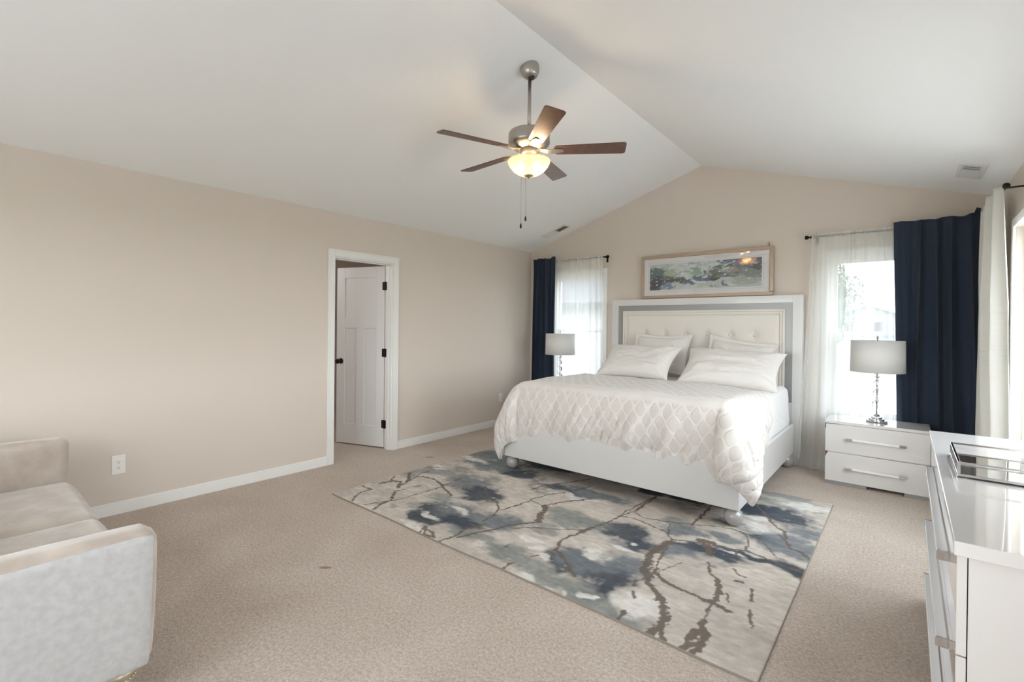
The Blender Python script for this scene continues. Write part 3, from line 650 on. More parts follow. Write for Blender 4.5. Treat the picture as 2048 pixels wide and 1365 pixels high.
# glass bowl
bowl_m = bpy.data.materials.new('frosted amber glass'); bowl_m.use_nodes = True
N = bowl_m.node_tree.nodes; L = bowl_m.node_tree.links; N.remove(N['Principled BSDF'])
df = N.new('ShaderNodeBsdfDiffuse'); df.inputs[0].default_value = srgb(240, 232, 220)
tl = N.new('ShaderNodeBsdfTranslucent'); tl.inputs[0].default_value = srgb(214, 204, 190)
gl = N.new('ShaderNodeBsdfGlossy'); gl.inputs['Roughness'].default_value = 0.15
tp = N.new('ShaderNodeBsdfTransparent'); tp.inputs[0].default_value = srgb(255, 232, 200)
m1 = N.new('ShaderNodeMixShader'); m1.inputs[0].default_value = 0.6; L.new(df.outputs[0], m1.inputs[1]); L.new(tl.outputs[0], m1.inputs[2])
m2 = N.new('ShaderNodeMixShader'); m2.inputs[0].default_value = 0.06; L.new(m1.outputs[0], m2.inputs[1]); L.new(gl.outputs[0], m2.inputs[2])
m3 = N.new('ShaderNodeMixShader'); m3.inputs[0].default_value = 0.30; L.new(m2.outputs[0], m3.inputs[1]); L.new(tp.outputs[0], m3.inputs[2])
L.new(m3.outputs[0], N['Material Output'].inputs['Surface'])
m = MB()
out = [(0.150, 2.566), (0.146, 2.545), (0.135, 2.515), (0.112, 2.478), (0.080, 2.448), (0.045, 2.430), (0.012, 2.424)]
out = [(r, 2.422 + (z - 2.424) * 0.75) for r, z in out]
inn = [(r - 0.004 if r > 0.02 else r, z + 0.004) for r, z in out[::-1]]
m.lathe([(r, z) for r, z in out] + inn + [out[0]], FC, 56)
m.f = [q for q in m.f if len(q) == 4]
m.build('glass_bowl', bowl_m, fan, smooth=True)
m = MB(); m.lathe([(0.0, 2.405), (0.006, 2.406), (0.007, 2.413), (0.012, 2.416), (0.034, 2.428), (0.036, 2.434), (0.0, 2.436)], FC, 28); m.build('bowl_finial', nickel_m, fan, smooth=True)
bulb_m = emit_mat('warm bulb', srgb(255, 232, 200), 30.0)
for s_ in (-1, 1):
    bx_, by_ = FC.x + s_ * 0.055 * math.cos(YAW), FC.y + s_ * 0.055 * math.sin(YAW)
    m = MB(); m.sphere((bx_, by_, 2.495), 0.025, 1.15, 16, 10); bo = m.build('bulb', bulb_m, fan, smooth=True)
    l = bpy.data.lights.new('bulb light', 'POINT'); l.energy = 6.5; l.color = (1.0, 0.72, 0.44); l.shadow_soft_size = 0.03
    lo = bpy.data.objects.new('bulb_light', l); COL.objects.link(lo); lo.location = (bx_, by_, 2.498)
    m = MB(); m.lathe([(0, 2.518), (0.013, 2.520), (0.013, 2.548), (0, 2.548)], (bx_, by_, 0), 14); m.build('bulb_socket', plastic_m, fan, smooth=True)
for dx, z1 in ((-0.030, 2.062), (0.002, 2.112)):
    cx, cy = FC.x + dx * math.cos(YAW) + 0.03 * -math.sin(YAW) * -1 * 0.6, FC.y + dx * math.sin(YAW) - 0.05
    m = MB(); m.tube([(cx, cy, 2.60), (cx, cy, z1 + 0.02)], 0.0013, 6); ch = m.build('pull_chain', nickel_m, fan, smooth=True)
    m = MB(); m.lathe([(0, z1 + 0.022), (0.003, z1 + 0.02), (0.007, z1 + 0.004), (0.0075, z1 - 0.004), (0.004, z1 - 0.014), (0, z1 - 0.016)], (cx, cy, 0), 14); m.build('pull_knob', slot_m, ch, smooth=True)

# ------------------------------------------------------------------ rug
RX0, RX1, RY0, RY1 = -3.535, -0.425, 2.003, 4.432
RUGZ = 0.012
def rug():
    nx, ny = 560, 440
    x = np.linspace(RX0, RX1, nx); y = np.linspace(RY0, RY1, ny)
    Xg, Yg = np.meshgrid(x, y, indexing='ij')
    wx = (fbm(Xg * 5, Yg * 5, 3) - 0.5); wy = (fbm(Xg * 5, Yg * 5, 9) - 0.5)
    Px, Py = Xg + wx * 0.22, Yg + wy * 0.22
    C_ = {'base': np.array(srgb(208, 199, 189)[:3]), 'base2': np.array(srgb(194, 185, 176)[:3]), 'd': np.array(srgb(74, 81, 91)[:3]), 'm': np.array(srgb(120, 125, 130)[:3]), 'g': np.array(srgb(138, 141, 138)[:3]), 'w': np.array(srgb(226, 222, 216)[:3])}
    n1 = np.clip((fbm(Xg * 4, Yg * 7, 21) - 0.38) / 0.25, 0, 1)[..., None]
    col = C_['base'] * (1 - n1) + C_['base2'] * n1
    ng = np.clip((fbm(Xg * 3.2, Yg * 5.5, 77) - 0.56) / 0.10, 0, 1)[..., None]
    right_plain = 1 / (1 + np.exp(-((Xg + 1.55) * 6 - (Yg - 2.5) * 9)))          # the plain beige corner
    ng = ng * (1 - right_plain[..., None]) * 0.75
    col = col * (1 - ng) + C_['g'] * ng
    streak = fbm(Xg * 12, Yg * 38, 31, 5); streak2 = fbm(Xg * 30, Yg * 18, 35, 5); rag = 0.5 * streak + 0.5 * streak2
    for (bx_, by_, rx, ry, kd) in BLOBS:
        d = ((Px - bx_) / (rx * 1.15)) ** 2 + ((Py - by_) / (ry * 1.15 if kd != 'w' else ry)) ** 2
        a = np.exp(-d * 1.1)
        a = np.clip((a * (0.1 + 1.9 * rag) - 0.20) / 0.42, 0, 1)
        a = a * {'d': 0.95, 'm': 0.9, 'g': 0.82, 'w': 0.85}[kd]
        col = col * (1 - a[..., None]) + C_[kd] * a[..., None]
    mott = (fbm(Xg * 22, Yg * 46, 51, 4) - 0.5)[..., None]
    col = col * (1 + 0.5 * mott)
    # dark brown branching veins with ragged edges
    jx = (fbm(Xg * 26, Yg * 26, 61, 3) - 0.5) * 0.030; jy = (fbm(Xg * 26, Yg * 26, 65, 3) - 0.5) * 0.030
    Vx, Vy = Xg + jx, Yg + jy
    vein = np.zeros_like(Xg)
    edge = fbm(Xg * 55, Yg * 55, 71, 2)
    for wd, ps in VEINS:
        for (ax, ay), (bx_, by_) in zip(ps[:-1], ps[1:]):
            pad = 0.08
            i0 = np.searchsorted(x, min(ax, bx_) - pad); i1 = np.searchsorted(x, max(ax, bx_) + pad)
            j0 = np.searchsorted(y, min(ay, by_) - pad); j1 = np.searchsorted(y, max(ay, by_) + pad)
            if i1 <= i0 or j1 <= j0: continue
            sx_, sy_ = Vx[i0:i1, j0:j1], Vy[i0:i1, j0:j1]
            dx, dy = bx_ - ax, by_ - ay; LL = dx * dx + dy * dy + 1e-9
            t = np.clip(((sx_ - ax) * dx + (sy_ - ay) * dy) / LL, 0, 1)
            dd = np.hypot(sx_ - ax - t * dx, sy_ - ay - t * dy)
            hw = wd * 0.5 * (0.2 + 1.4 * edge[i0:i1, j0:j1])
            vein[i0:i1, j0:j1] = np.maximum(vein[i0:i1, j0:j1], np.clip((hw - dd) / 0.004 + 0.5, 0, 1))
    vc = np.array(srgb(110, 98, 90)[:3]); vein = (vein * 0.92)[..., None]
    col = col * (1 - vein) + vc * vein
    # bound edge
    e = np.minimum(np.minimum(Xg - RX0, RX1 - Xg), np.minimum(Yg - RY0, RY1 - Yg))
    be = (e < 0.0055)[..., None]
    col = np.where(be, np.array(srgb(150, 142, 132)[:3]), col)
    Z = np.full_like(Xg, RUGZ) + (fbm(Xg * 1.5, Yg * 1.5, 81, 2) - 0.5) * 0.002 - 0.004 * np.clip(1 - e / 0.012, 0, 1) ** 2
    wob = (fbm(Xg * 2.2, Yg * 0 + 3, 91, 2) - 0.5) * 0.02 * np.clip(1 - (Yg - RY0) / 0.3, 0, 1)
    m = MB(); m.grid(Xg, Yg + wob, Z)
    # rim down to the carpet
    n0 = len(m.v); ring = [(i, 0) for i in range(nx)] + [(nx - 1, j) for j in range(1, ny)] + [(i, ny - 1) for i in range(nx - 2, -1, -1)] + [(0, j) for j in range(ny - 2, 0, -1)]
    idx = [i * ny + j for i, j in ring]
    for q in idx: m.v.append((m.v[q][0], m.v[q][1], 0.0005))
    K = len(idx)
    for a in range(K): m.f.append((idx[a], n0 + a, n0 + (a + 1) % K, idx[(a + 1) % K]))
    full = np.ones((len(m.v), 4)); full[:n0, :3] = np.clip(col.reshape(-1, 3), 0, 1); full[n0:, :3] = srgb(150, 142, 132)[:3]
    o = m.build('area_rug', painted_mat('abstract rug pile', 0.85, 0.16, (420, 160, 300), 0.25), None, smooth=True, col=full)
    o.location = (0, 0, 0)
    return tag(o, 'large grey and beige abstract rug with brown veins under the bed foot', 'rug')
rug()

# ------------------------------------------------------------------ bed
bed = thing('bed', (-1.9, 4.45, 0), 'white king bed with upholstered headboard standing half on the rug', 'bed')
FX0, FX1, FY = -2.94, -0.858, 3.436
m = MB(); m.box(FX0, FX1, FY, FY + 0.035, 0.135, 0.42); m.build('footboard', lacq_b, bed, bevel=0.003)
for (a0, a1) in ((FX0, FX0 + 0.03), (FX1 - 0.03, FX1)):
    m = MB(); m.box(a0, a1, FY + 0.036, 5.47, 0.135, 0.42); m.build('side_rail', lacq_b, bed, bevel=0.003)
m = MB(); m.box(FX0 + 0.03, FX1 - 0.03, FY + 0.036, 5.47, 0.28, 0.33); m.build('slat_base', wood_m, bed)
for (lx, ly, lz) in ((-2.885, 3.49, RUGZ), (-0.905, 3.49, RUGZ), (-2.885, 5.36, 0.0), (-0.905, 5.36, 0.0)):
    m = MB(); r = (0.136 - lz) / 2
    m.sphere((lx, ly, lz + r), 0.063, r / 0.063, 32, 18); m.build('ball_foot', foot_m, bed, smooth=True)
HX0, HX1, HZ, HY = -2.905, -0.800, 1.716, 5.484
bw = 0.088
m = MB()
m.box(HX0, HX0 + bw, HY, 5.585, 0, HZ); m.box(HX1 - bw, HX1, HY, 5.585, 0, HZ); m.box(HX0 + bw, HX1 - bw, HY, 5.585, HZ - bw + 0.012, HZ)
m.box(HX0 + bw, HX1 - bw, HY + 0.03, 5.585, 0.10, HZ - bw + 0.012)
m.box(HX1 - bw - 0.07, HX1 - bw, HY + 0.002, HY + 0.03, 0.10, 0.625); m.box(HX0 + bw, HX0 + bw + 0.07, HY + 0.002, HY + 0.03, 0.10, 0.625)
hb = m.build('headboard', lacq_b, bed, bevel=0.002)
gx0, gx1, gz1, gb = HX0 + bw, HX1 - bw, HZ - bw + 0.012, 0.066
m = MB(); m.box(gx0, gx0 + gb, HY + 0.008, HY + 0.03, 0.632, gz1); m.box(gx1 - gb, gx1, HY + 0.008, HY + 0.03, 0.632, gz1); m.box(gx0 + gb, gx1 - gb, HY + 0.008, HY + 0.03, gz1 - gb, gz1)
m.build('grey_band', grey_m, hb)
ix0, ix1, iz1, ib = gx0 + gb, gx1 - gb, gz1 - gb, 0.05
m = MB()
for (o0, wd, yy) in ((0.0, 0.022, HY - 0.006), (0.022, 0.028, HY + 0.004)):
    a0, a1, zt = ix0 + o0, ix1 - o0, iz1 - o0
    m.box(a0, a0 + wd, yy, HY + 0.03, 0.632, zt); m.box(a1 - wd, a1, yy, HY + 0.03, 0.632, zt); m.box(a0 + wd, a1 - wd, yy, HY + 0.03, zt - wd, zt)
m.build('padded_border', leath_m, hb, bevel=0.004)
px0, px1, pz0, pz1 = ix0 + ib, ix1 - ib, 0.632, iz1 - ib
u = np.linspace(px0, px1, 220); v = np.linspace(pz0, pz1, 110)
U, V = np.meshgrid(u, v, indexing='ij')
D = np.zeros_like(U); btn = []
for row, z in enumerate((1.297, 1.06, 0.82)):
    for i in range(-1, 8):
        bx_ = -2.458 + 0.2432 * i + (0.1216 if row % 2 else 0)
        if px0 + 0.05 < bx_ < px1 - 0.05: btn.append((bx_, z))
for bx_, bz in btn:
    rr = np.hypot(U - bx_, V - bz); D += 0.020 * np.exp(-(rr / 0.035) ** 2) + 0.008 * np.exp(-(rr / 0.09) ** 2)
    D += 0.003 * np.exp(-((U - bx_) / 0.010) ** 2) * np.exp(-(np.abs(V - bz) / 0.07) ** 2)
edge = np.minimum(np.minimum(U - px0, px1 - U), pz1 - V)
Yp = HY + 0.004 + np.clip(D, 0, 0.024) + 0.014 * np.exp(-edge / 0.02)
m = MB(); m.grid(U, Yp, V); tp_ = m.build('tufted_panel', leath_m, hb, smooth=True)
for bx_, bz in btn:
    m = MB(); m.sphere((bx_, HY + 0.024, bz), 0.013, 1, 14, 8); m.build('tuft_button', leath_m, tp_, smooth=True)
m = MB(); m.lathe([(0, 0), (0.012, 0), (0.012, 0.002), (0, 0.002)], (-0.845, HY, 0.597), 20, (0, -1, 0)); sk = m.build('power_port', plastic_m, hb)
m = MB(); m.box(-0.8485, -0.8415, HY - 0.0028, HY - 0.002, 0.600, 0.603); m.box(-0.8485, -0.8415, HY - 0.0028, HY - 0.002, 0.590, 0.593); m.build('port_slots', slot_m, sk)

m = MB(); m.box(-2.87, -0.93, 3.49, 5.45, 0.335, 0.785)
mt_ = m.build('mattress', sheet_m, None, bevel=0.05, seg=5, smooth=True)
tag(mt_, 'white king mattress under the duvet on the bed frame', 'mattress')

def drape(name, x0, x1, yh, yf, T, Dl, Dr, Df, r=0.07, bulge=0.05, p=1.7, seed=1, fold=0.02, hemv=0.03, yh_fn=None, nu=300, nv=220, curl=0.03, topn=0.010, foot=True, flare=0.14, sag=0.15):
    """a cloth laid over a box: top from x0..x1, head edge yh, foot edge yf; drops Dl, Dr (sides), Df (foot)"""
    W_ = x1 - x0
    s = np.linspace(-Dl, W_ + Dr, nu); tt = np.linspace(0, (yh - yf) + (Df if foot else 0), nv)
    S, Tt = np.meshgrid(s, tt, indexing='ij')
    ea = np.maximum(np.maximum(-S, S - W_) + r, 0.0); sg = np.where(S < W_ / 2, -1.0, 1.0)
    eb = np.maximum(Tt - (yh - yf) + r, 0.0) if foot else np.zeros_like(S)
    Ds = np.where(sg < 0, Dl, Dr) + r
    rho = np.hypot(ea, eb); ph = np.arctan2(eb, ea + 1e-9)
    full = 1 / np.maximum(np.maximum(np.cos(ph) / Ds, np.sin(ph) / ((Df + r) if foot else 1e9)), 1e-6)
    q = math.pi * r / 2
    out = np.where(rho < q, r * np.sin(np.minimum(rho, q) / r), r)
    down = np.where(rho < q, r * (1 - np.cos(np.minimum(rho, q) / r)), r + (rho - q))
    f = np.clip((rho - q * 0.5) / np.maximum(full - q * 0.5, 0.01), 0, 1)
    corner = np.sin(2 * ph) ** 0.7 if foot else 0 * S
    corner = np.nan_to_num(corner)
    out = out + bulge * np.sin(np.pi * np.clip(f * 0.85 + 0.02, 0, 1)) * (f > 0) + np.where(sg > 0, 1.75, 0.95) * flare * corner * np.sin(np.clip(f, 0, 1) * np.pi * 0.62)
    out = out - curl * np.clip((f - 0.88) / 0.12, 0, 1) ** 2
    g3 = fbm(S * 24 + Tt * 14, Tt * 9 - S * 3, seed + 40, 3) - 0.5
    g1 = fbm(S * 7 + Tt * 2.5, Tt * 1.5 + 1.3, seed, 3) - 0.5; g2 = fbm(S * 15 + Tt * 6, S * 4 + Tt * 5, seed + 8, 3) - 0.5
    calm = 1 - 0.75 * np.clip((f - 0.80) / 0.16, 0, 1)
    g2 = g2 * calm; g3 = g3 * calm
    out = out + (g1 * fold * 3.2 * (0.5 + 0.5 * calm) + g2 * fold * 2.4) * np.clip(f * 1.3, 0, 1) + g3 * fold * 1.6 * np.clip(f, 0, 1) ** 2 + 0.022 * corner * np.sin(ph * 9 + 0.6) * f
    X_ = np.where(sg < 0, x0 + r, x1 - r) * (ea > 0) + (x0 + S) * (ea <= 0) + sg * out * np.cos(ph) * (rho > 0)
    Y_ = np.where(eb > 0, yf + r, yh - Tt) - out * np.sin(ph) * (rho > 0)
    hs = yh_fn(S) if yh_fn is not None else 0
    Y_ = Y_ + hs * np.clip(1 - Tt / 1.0, 0, 1)
    # the cloth sags towards the foot corners
    near = np.exp(-np.minimum(np.abs(S), np.abs(S - W_)) / 0.38) * (eb > 0) * np.sin(ph) if foot else 0 * S
    down = down * (1 + sag * near * np.clip(f, 0, 1)) * (1 - 0.16 * corner * f * (sg > 0))
    vary = 1 + (fbm(S * 4 + 7, Tt * 4, seed + 20, 3) - 0.5) * hemv * 4
    Z_ = T - down * vary + (fbm(S * 3.2, Tt * 3.2, seed + 30, 4) - 0.5) * topn * 2 * np.clip(1 - down / 0.3, 0.25, 1)
    Z_ = Z_ + 0.005 * np.sin(S * 33 + g1 * 22) * np.clip((f - 0.82) / 0.18, 0, 1) * np.sin(ph)
    uv = np.stack([S.ravel(), ((yh - yf) + Df - Tt).ravel()], 1)
    m = MB(); m.grid(X_, Y_, Z_)
    return m, uv
m, uv = drape('sheet', -2.885, -0.915, 5.40, 3.6, 0.80, 0.45, 0.54, 0.0, r=0.06, bulge=0.02, seed=4, fold=0.008, foot=False, nv=160, curl=0.0, topn=0.005)
m.f = [q for q in m.f if m.v[q[0]][1] > 4.1]
sh = m.build('bed_sheet', sheet_m, None, smooth=True, solid=0.004)
tag(sh, 'white cotton top sheet hanging over the bed side near the headboard', 'sheet')
m, uv = drape('duvet', -2.885, -0.915, 4.62, 3.485, 0.832, 0.46, 0.42, 0.43, r=0.085, bulge=0.045, seed=11, fold=0.028, hemv=0.022, p=1.15, curl=0.014, topn=0.014,
              yh_fn=lambda S: -0.22 * np.clip((S - 1.5) / 0.4, 0, 1) + 0.10 * np.clip((0.5 - S) / 0.6, 0, 1) - 0.05 * np.sin(S * 2.2))
dv = m.build('duvet', duvet_m, None, smooth=True, uv=uv, solid=0.034)
tag(dv, 'ivory patterned duvet draped over the foot of the bed', 'duvet')

def pillow(name, W_, H_, T_, loc, lean, roll, yaw, label, flange=0.0, pinch=0.10, seed=0, group='bed pillows', droop=0.0):
    n1, n2 = 60, 44
    a = np.linspace(-1, 1, n1); b_ = np.linspace(-1, 1, n2); A_, B_ = np.meshgrid(a, b_, indexing='ij')
    fl = flange
    Ai = np.clip(np.abs(A_) / (1 - fl / W_ * 2), 0, 1) if fl else np.abs(A_); Bi = np.clip(np.abs(B_) / (1 - fl / H_ * 2), 0, 1) if fl else np.abs(B_)
    th = T_ / 2 * np.sqrt(np.clip((1 - Ai ** 3.2) * (1 - Bi ** 3.2), 0, 1)) + 0.002
    wx = A_ * W_ / 2 * (1 - pinch * (1 - B_ ** 2) * np.abs(A_)); wz = B_ * H_ / 2 * (1 - pinch * 1.3 * (1 - A_ ** 2) * np.abs(B_))
    wr = (fbm(A_ * 3.0 + B_ * 1.5 + seed, B_ * 4, seed + 2, 4) - 0.5) * 0.045 * np.clip(th / (T_ / 2), 0, 1)
    rad = np.hypot(np.abs(A_) - 1, np.abs(B_) - 1)
    wr += 0.008 * np.sin(np.arctan2(1 - np.abs(B_), 1 - np.abs(A_) + 1e-3) * 9 + seed) * np.exp(-(rad / 0.5) ** 2) * np.clip(th / (T_ / 2) * 3, 0, 1)
    wz = wz - droop * (A_ + 1) ** 2 / 4
    m = MB(); m.grid(wx, -th - wr, wz); k0 = len(m.v); m.grid(wx, th * 0.8, wz, flip=True)
    o = m.build(name, pillow_m, None, smooth=True)
    bm = bmesh.new(); bm.from_mesh(o.data)
    bmesh.ops.remove_doubles(bm, verts=bm.verts, dist=0.0001)
    rim = [(i, 0) for i in range(n1)] + [(n1 - 1, j) for j in range(1, n2)] + [(i, n2 - 1) for i in range(n1 - 2, -1, -1)] + [(0, j) for j in range(n2 - 2, 0, -1)]
    bm.verts.ensure_lookup_table()
    idx = [i * n2 + j for i, j in rim]
    if len(bm.verts) == 2 * n1 * n2:
        K = len(idx)
        for q in range(K):
            try: bm.faces.new((bm.verts[idx[q]], bm.verts[idx[(q + 1) % K]], bm.verts[k0 + idx[(q + 1) % K]], bm.verts[k0 + idx[q]]))
            except ValueError: pass
    for f in bm.faces: f.smooth = True
    bmesh.ops.recalc_face_normals(bm, faces=bm.faces)
    bm.to_mesh(o.data); bm.free()
    o.matrix_world = Matrix.Translation(Vector(loc)) @ Matrix.Rotation(yaw, 4, 'Z') @ Matrix.Rotation(-lean, 4, 'X') @ Matrix.Rotation(roll, 4, 'Y')
    return tag(o, label, 'pillow', group)
R_ = math.radians
pillow('pillow', 0.84, 0.50, 0.20, (-2.28, 4.91, 0.995), R_(50), R_(0), R_(-2), 'plump white pillow in front on the left side of the bed', seed=1)
pillow('pillow', 0.92, 0.52, 0.20, (-1.335, 4.95, 0.975), R_(50), R_(2.5), R_(3), 'plump white pillow in front on the right side of the bed', seed=5)
pillow('pillow', 0.70, 0.50, 0.13, (-2.20, 5.31, 1.072), R_(22), R_(1), R_(0), 'flanged white sham against the headboard behind the left front pillow', flange=0.045, seed=9)
pillow('pillow', 0.70, 0.48, 0.13, (-1.36, 5.31, 1.045), R_(22), R_(8), R_(0), 'flanged white sham against the headboard behind the right front pillow', flange=0.045, seed=14)

# ------------------------------------------------------------------ framed picture above the headboard
pic = thing('framed_picture', (-1.813, 5.57, 1.72), 'long framed abstract landscape print resting above the headboard', 'picture')
ax0, ax1, az0, az1 = -2.545, -1.080, 1.724, 2.243
bz = 0.036
frame_m = mat('champagne wood frame', srgb(186, 164, 144), 0.35, metal=0.25, noise=0.1, nscale=40)
matb = mat('white mat board', srgb(238, 236, 236), 0.8)
m = MB()
y0_, y1_ = 5.548, 5.580
m.box(ax0, ax1, y0_, y1_, az0, az0 + bz); m.box(ax0, ax1, y0_, y1_, az1 - bz, az1); m.box(ax0, ax0 + bz, y0_, y1_, az0 + bz, az1 - bz); m.box(ax1 - bz, ax1, y0_, y1_, az0 + bz, az1 - bz)
m.build('frame', frame_m, pic, bevel=0.006)
m = MB(); m.box(ax0 + bz, ax1 - bz, 5.565, 5.572, az0 + bz, az1 - bz); m.build('mat_board', matb, pic)
cx0, cx1, cz0, cz1 = -2.437, -1.192, 1.826, 2.136
m = MB(); g_ = 0.018
for (q0, q1, q2, q3) in ((cx0 - g_, cx1 + g_, cz0 - g_, cz0 - g_ + 0.003), (cx0 - g_, cx1 + g_, cz1 + g_ - 0.003, cz1 + g_), (cx0 - g_, cx0 - g_ + 0.003, cz0 - g_, cz1 + g_), (cx1 + g_ - 0.003, cx1 + g_, cz0 - g_, cz1 + g_)):
    m.box(q0, q1, 5.5635, 5.5652, q2, q3)
m.build('mat_groove', mat('pale grey groove', srgb(200, 204, 210), 0.6), pic)
def painting():
    nx, nz_ = 420, 110
    U, V = np.meshgrid(np.linspace(0, 1, nx), np.linspace(0, 1, nz_), indexing='ij')
    c = lambda *a: np.array(srgb(*a)[:3])
    n = lambda sx, sy, sd, o=4: fbm(U * sx, V * sy, sd, o)
    wU = U + (n(14, 6, 1) - 0.5) * 0.10; wV = V + (n(10, 6, 2) - 0.5) * 0.35
    col = c(196, 205, 204) + 0 * U[..., None]
    def lay(colr, a): 
        nonlocal col
        a = np.clip(a, 0, 1)[..., None]; col = col * (1 - a) + colr * a
    lay(c(150, 172, 182), (n(16, 2.5, 5) - 0.48) / 0.12 * (V > 0.55))
    lay(c(216, 220, 216), (n(12, 8, 6) - 0.5) / 0.1)
    def bl(u0, v0, ru, rv, colr, st=1.0, rag=0.5):
        d = ((wU - u0) / ru) ** 2 + ((wV - v0) / rv) ** 2
        lay(colr, (np.exp(-d) + (n(30, 14, 7) - 0.5) * rag - 0.24) / 0.14 * st)
    bl(0.05, 0.62, 0.10, 0.25, c(84, 108, 112)); bl(0.10, 0.30, 0.13, 0.22, c(54, 64, 82)); bl(0.03, 0.10, 0.07, 0.2, c(58, 62, 82)); bl(0.17, 0.10, 0.07, 0.12, c(112, 138, 168))
    bl(0.24, 0.40, 0.09, 0.10, c(98, 104, 94)); bl(0.30, 0.27, 0.10, 0.06, c(48, 62, 54)); bl(0.38, 0.18, 0.05, 0.07, c(70, 112, 150)); bl(0.22, 0.62, 0.06, 0.12, c(168, 186, 158))
    bl(0.45, 0.62, 0.06, 0.13, c(138, 164, 140)); bl(0.50, 0.38, 0.09, 0.08, c(66, 94, 118)); bl(0.56, 0.33, 0.07, 0.06, c(88, 112, 140)); bl(0.60, 0.58, 0.07, 0.07, c(66, 76, 58))
    bl(0.64, 0.75, 0.06, 0.12, c(110, 138, 116)); bl(0.72, 0.78, 0.10, 0.07, c(66, 74, 60)); bl(0.66, 0.48, 0.08, 0.12, c(82, 94, 68)); bl(0.62, 0.36, 0.05, 0.06, c(56, 70, 52))
    bl(0.80, 0.60, 0.10, 0.12, c(150, 142, 132)); bl(0.76, 0.40, 0.10, 0.10, c(118, 134, 154)); bl(0.92, 0.80, 0.14, 0.28, c(96, 104, 112)); bl(0.85, 0.98, 0.2, 0.10, c(78, 92, 122)); bl(0.93, 0.45, 0.10, 0.15, c(140, 150, 148))
    bl(0.90, 0.22, 0.12, 0.12, c(176, 184, 176)); bl(0.70, 0.12, 0.02, 0.10, c(118, 128, 132))
    lay(c(226, 230, 226), (n(40, 26, 12) - 0.66) / 0.05 * 0.6)
    # small brushed signature low in the middle
    sig = (np.abs(V - 0.07 - 0.02 * np.sin(U * 400)) < 0.025) & (U > 0.565) & (U < 0.645) & (n(160, 20, 15, 1) > 0.5)
    col[sig] = c(90, 96, 92)
    Xg = cx0 + (cx1 - cx0) * U; Zg = cz0 + (cz1 - cz0) * V
    m = MB(); m.grid(Xg, np.full_like(Xg, 5.5625), Zg)
    full = np.ones((nx * nz_, 4)); full[:, :3] = np.clip(col.reshape(-1, 3), 0, 1)
    m.build('painting', painted_mat('painted print', 0.5, 0.05, (60, 60, 60)), pic, col=full)
painting()
m = MB(); m.box(ax0 + bz - 0.002, ax1 - bz + 0.002, 5.5565, 5.5585, az0 + bz - 0.002, az1 - bz + 0.002); m.build('glazing', glass_mat('picture glass', 0.09), pic)
m = MB(); m.lathe([(0, 0), (0.006, 0), (0.007, 0.05), (0.009, 0.056), (0, 0.06)], (-1.128, 5.588, az1 - 0.012), 12); m.build('hanging_peg', frame_m, pic, smooth=True)

# ------------------------------------------------------------------ nightstands
def nightstand(x0, label):
    x1 = x0 + 0.71; y0, y1 = 5.05, 5.435; zt = 0.561
    t = thing('nightstand', ((x0 + x1) / 2, (y0 + y1) / 2, 0), label, 'nightstand', 'matching white nightstands')
    m = MB(); m.box(x0 + 0.006, x1 - 0.006, y0 + 0.02, y1, 0.028, zt - 0.024)
    body = m.build('body', lacq_m, t, bevel=0.002)
    m = MB(); m.box(x0, x1, y0 - 0.004, y1, zt - 0.023, zt); m.build('top', lacq_m, t, bevel=0.002)
    m = MB(); m.box(x0 + 0.004, x0 + 0.30, y0 + 0.004, y0 + 0.019, 0.0, 0.027); m.box(x1 - 0.16, x1 - 0.004, y0 + 0.004, y0 + 0.019, 0.0, 0.027)
    m.box(x0 + 0.01, x1 - 0.01, y0 + 0.10, y1 - 0.02, 0.0, 0.027)
    m.build('plinth', grey_m, t, bevel=0.001)
    for k, (za, zb, zh) in enumerate(((0.030, 0.282, 0.160), (0.289, 0.532, 0.414))):
        m = MB()
        if k == 0:   # the lower front has a chipped upper left corner
            c = 0.022; ch = 0.045
            P = [(x0 + 0.002, za), (x1 - 0.002, za), (x1 - 0.002, zb), (x0 + c, zb), (x0 + 0.002, zb - ch)]
            vs = [(px, y, pz) for y in (y0, y0 + 0.018) for px, pz in P]
            m.add(vs, [(0, 1, 2, 3, 4), (9, 8, 7, 6, 5)] + [(i, 5 + i, 5 + (i + 1) % 5, (i + 1) % 5) for i in range(5)])
        else: m.box(x0 + 0.002, x1 - 0.002, y0, y0 + 0.018, za, zb)
        d = m.build('drawer', lacq_m, t, bevel=0.0015)
        xa, xb = x0 + 0.155, x0 + 0.560
        h = MB(); h.box(xa + 0.03, xb - 0.03, y0 - 0.034, y0 - 0.018, zh - 0.009, zh + 0.009); hb_ = h.build('handle', acryl_w, d, bevel=0.003)
        for (p, q) in ((xa, xa + 0.045), (xb - 0.045, xb)):
            e = MB(); e.box(p, q, y0 - 0.037, y0 - 0.016, zh - 0.011, zh + 0.011); e.box((p + q) / 2 - 0.006, (p + q) / 2 + 0.006, y0 - 0.018, y0 + 0.001, zh - 0.006, zh + 0.006)
            e.build('handle_end', chrome_m, hb_, bevel=0.0015)
    c = MB(); c.box(x0 + 0.001, x0 + 0.020, y0 + 0.018, y0 + 0.024, 0.235, 0.289); c.build('exposed_core', wood_m, body)
    c = MB(); c.box(x0 + 0.0, x0 + 0.005, y0 - 0.002, y0 + 0.02, 0.490, 0.535); c.box(x0, x0 + 0.09, y0 - 0.0005, y0 + 0.01, 0.5325, 0.5375); c.build('worn_edge', slot_m, body)
    return t
acryl_p = mat('clear acrylic pull', srgb(246, 248, 252), 0.22, coat=0.4)
acryl_p.node_tree.nodes['Principled BSDF'].inputs['Transmission Weight'].default_value = 0.05
acryl_w = mat('milky acrylic bar', srgb(238, 236, 234), 0.15, coat=0.5)
nightstand(-0.553, 'glossy white two-drawer nightstand to the right of the bed')
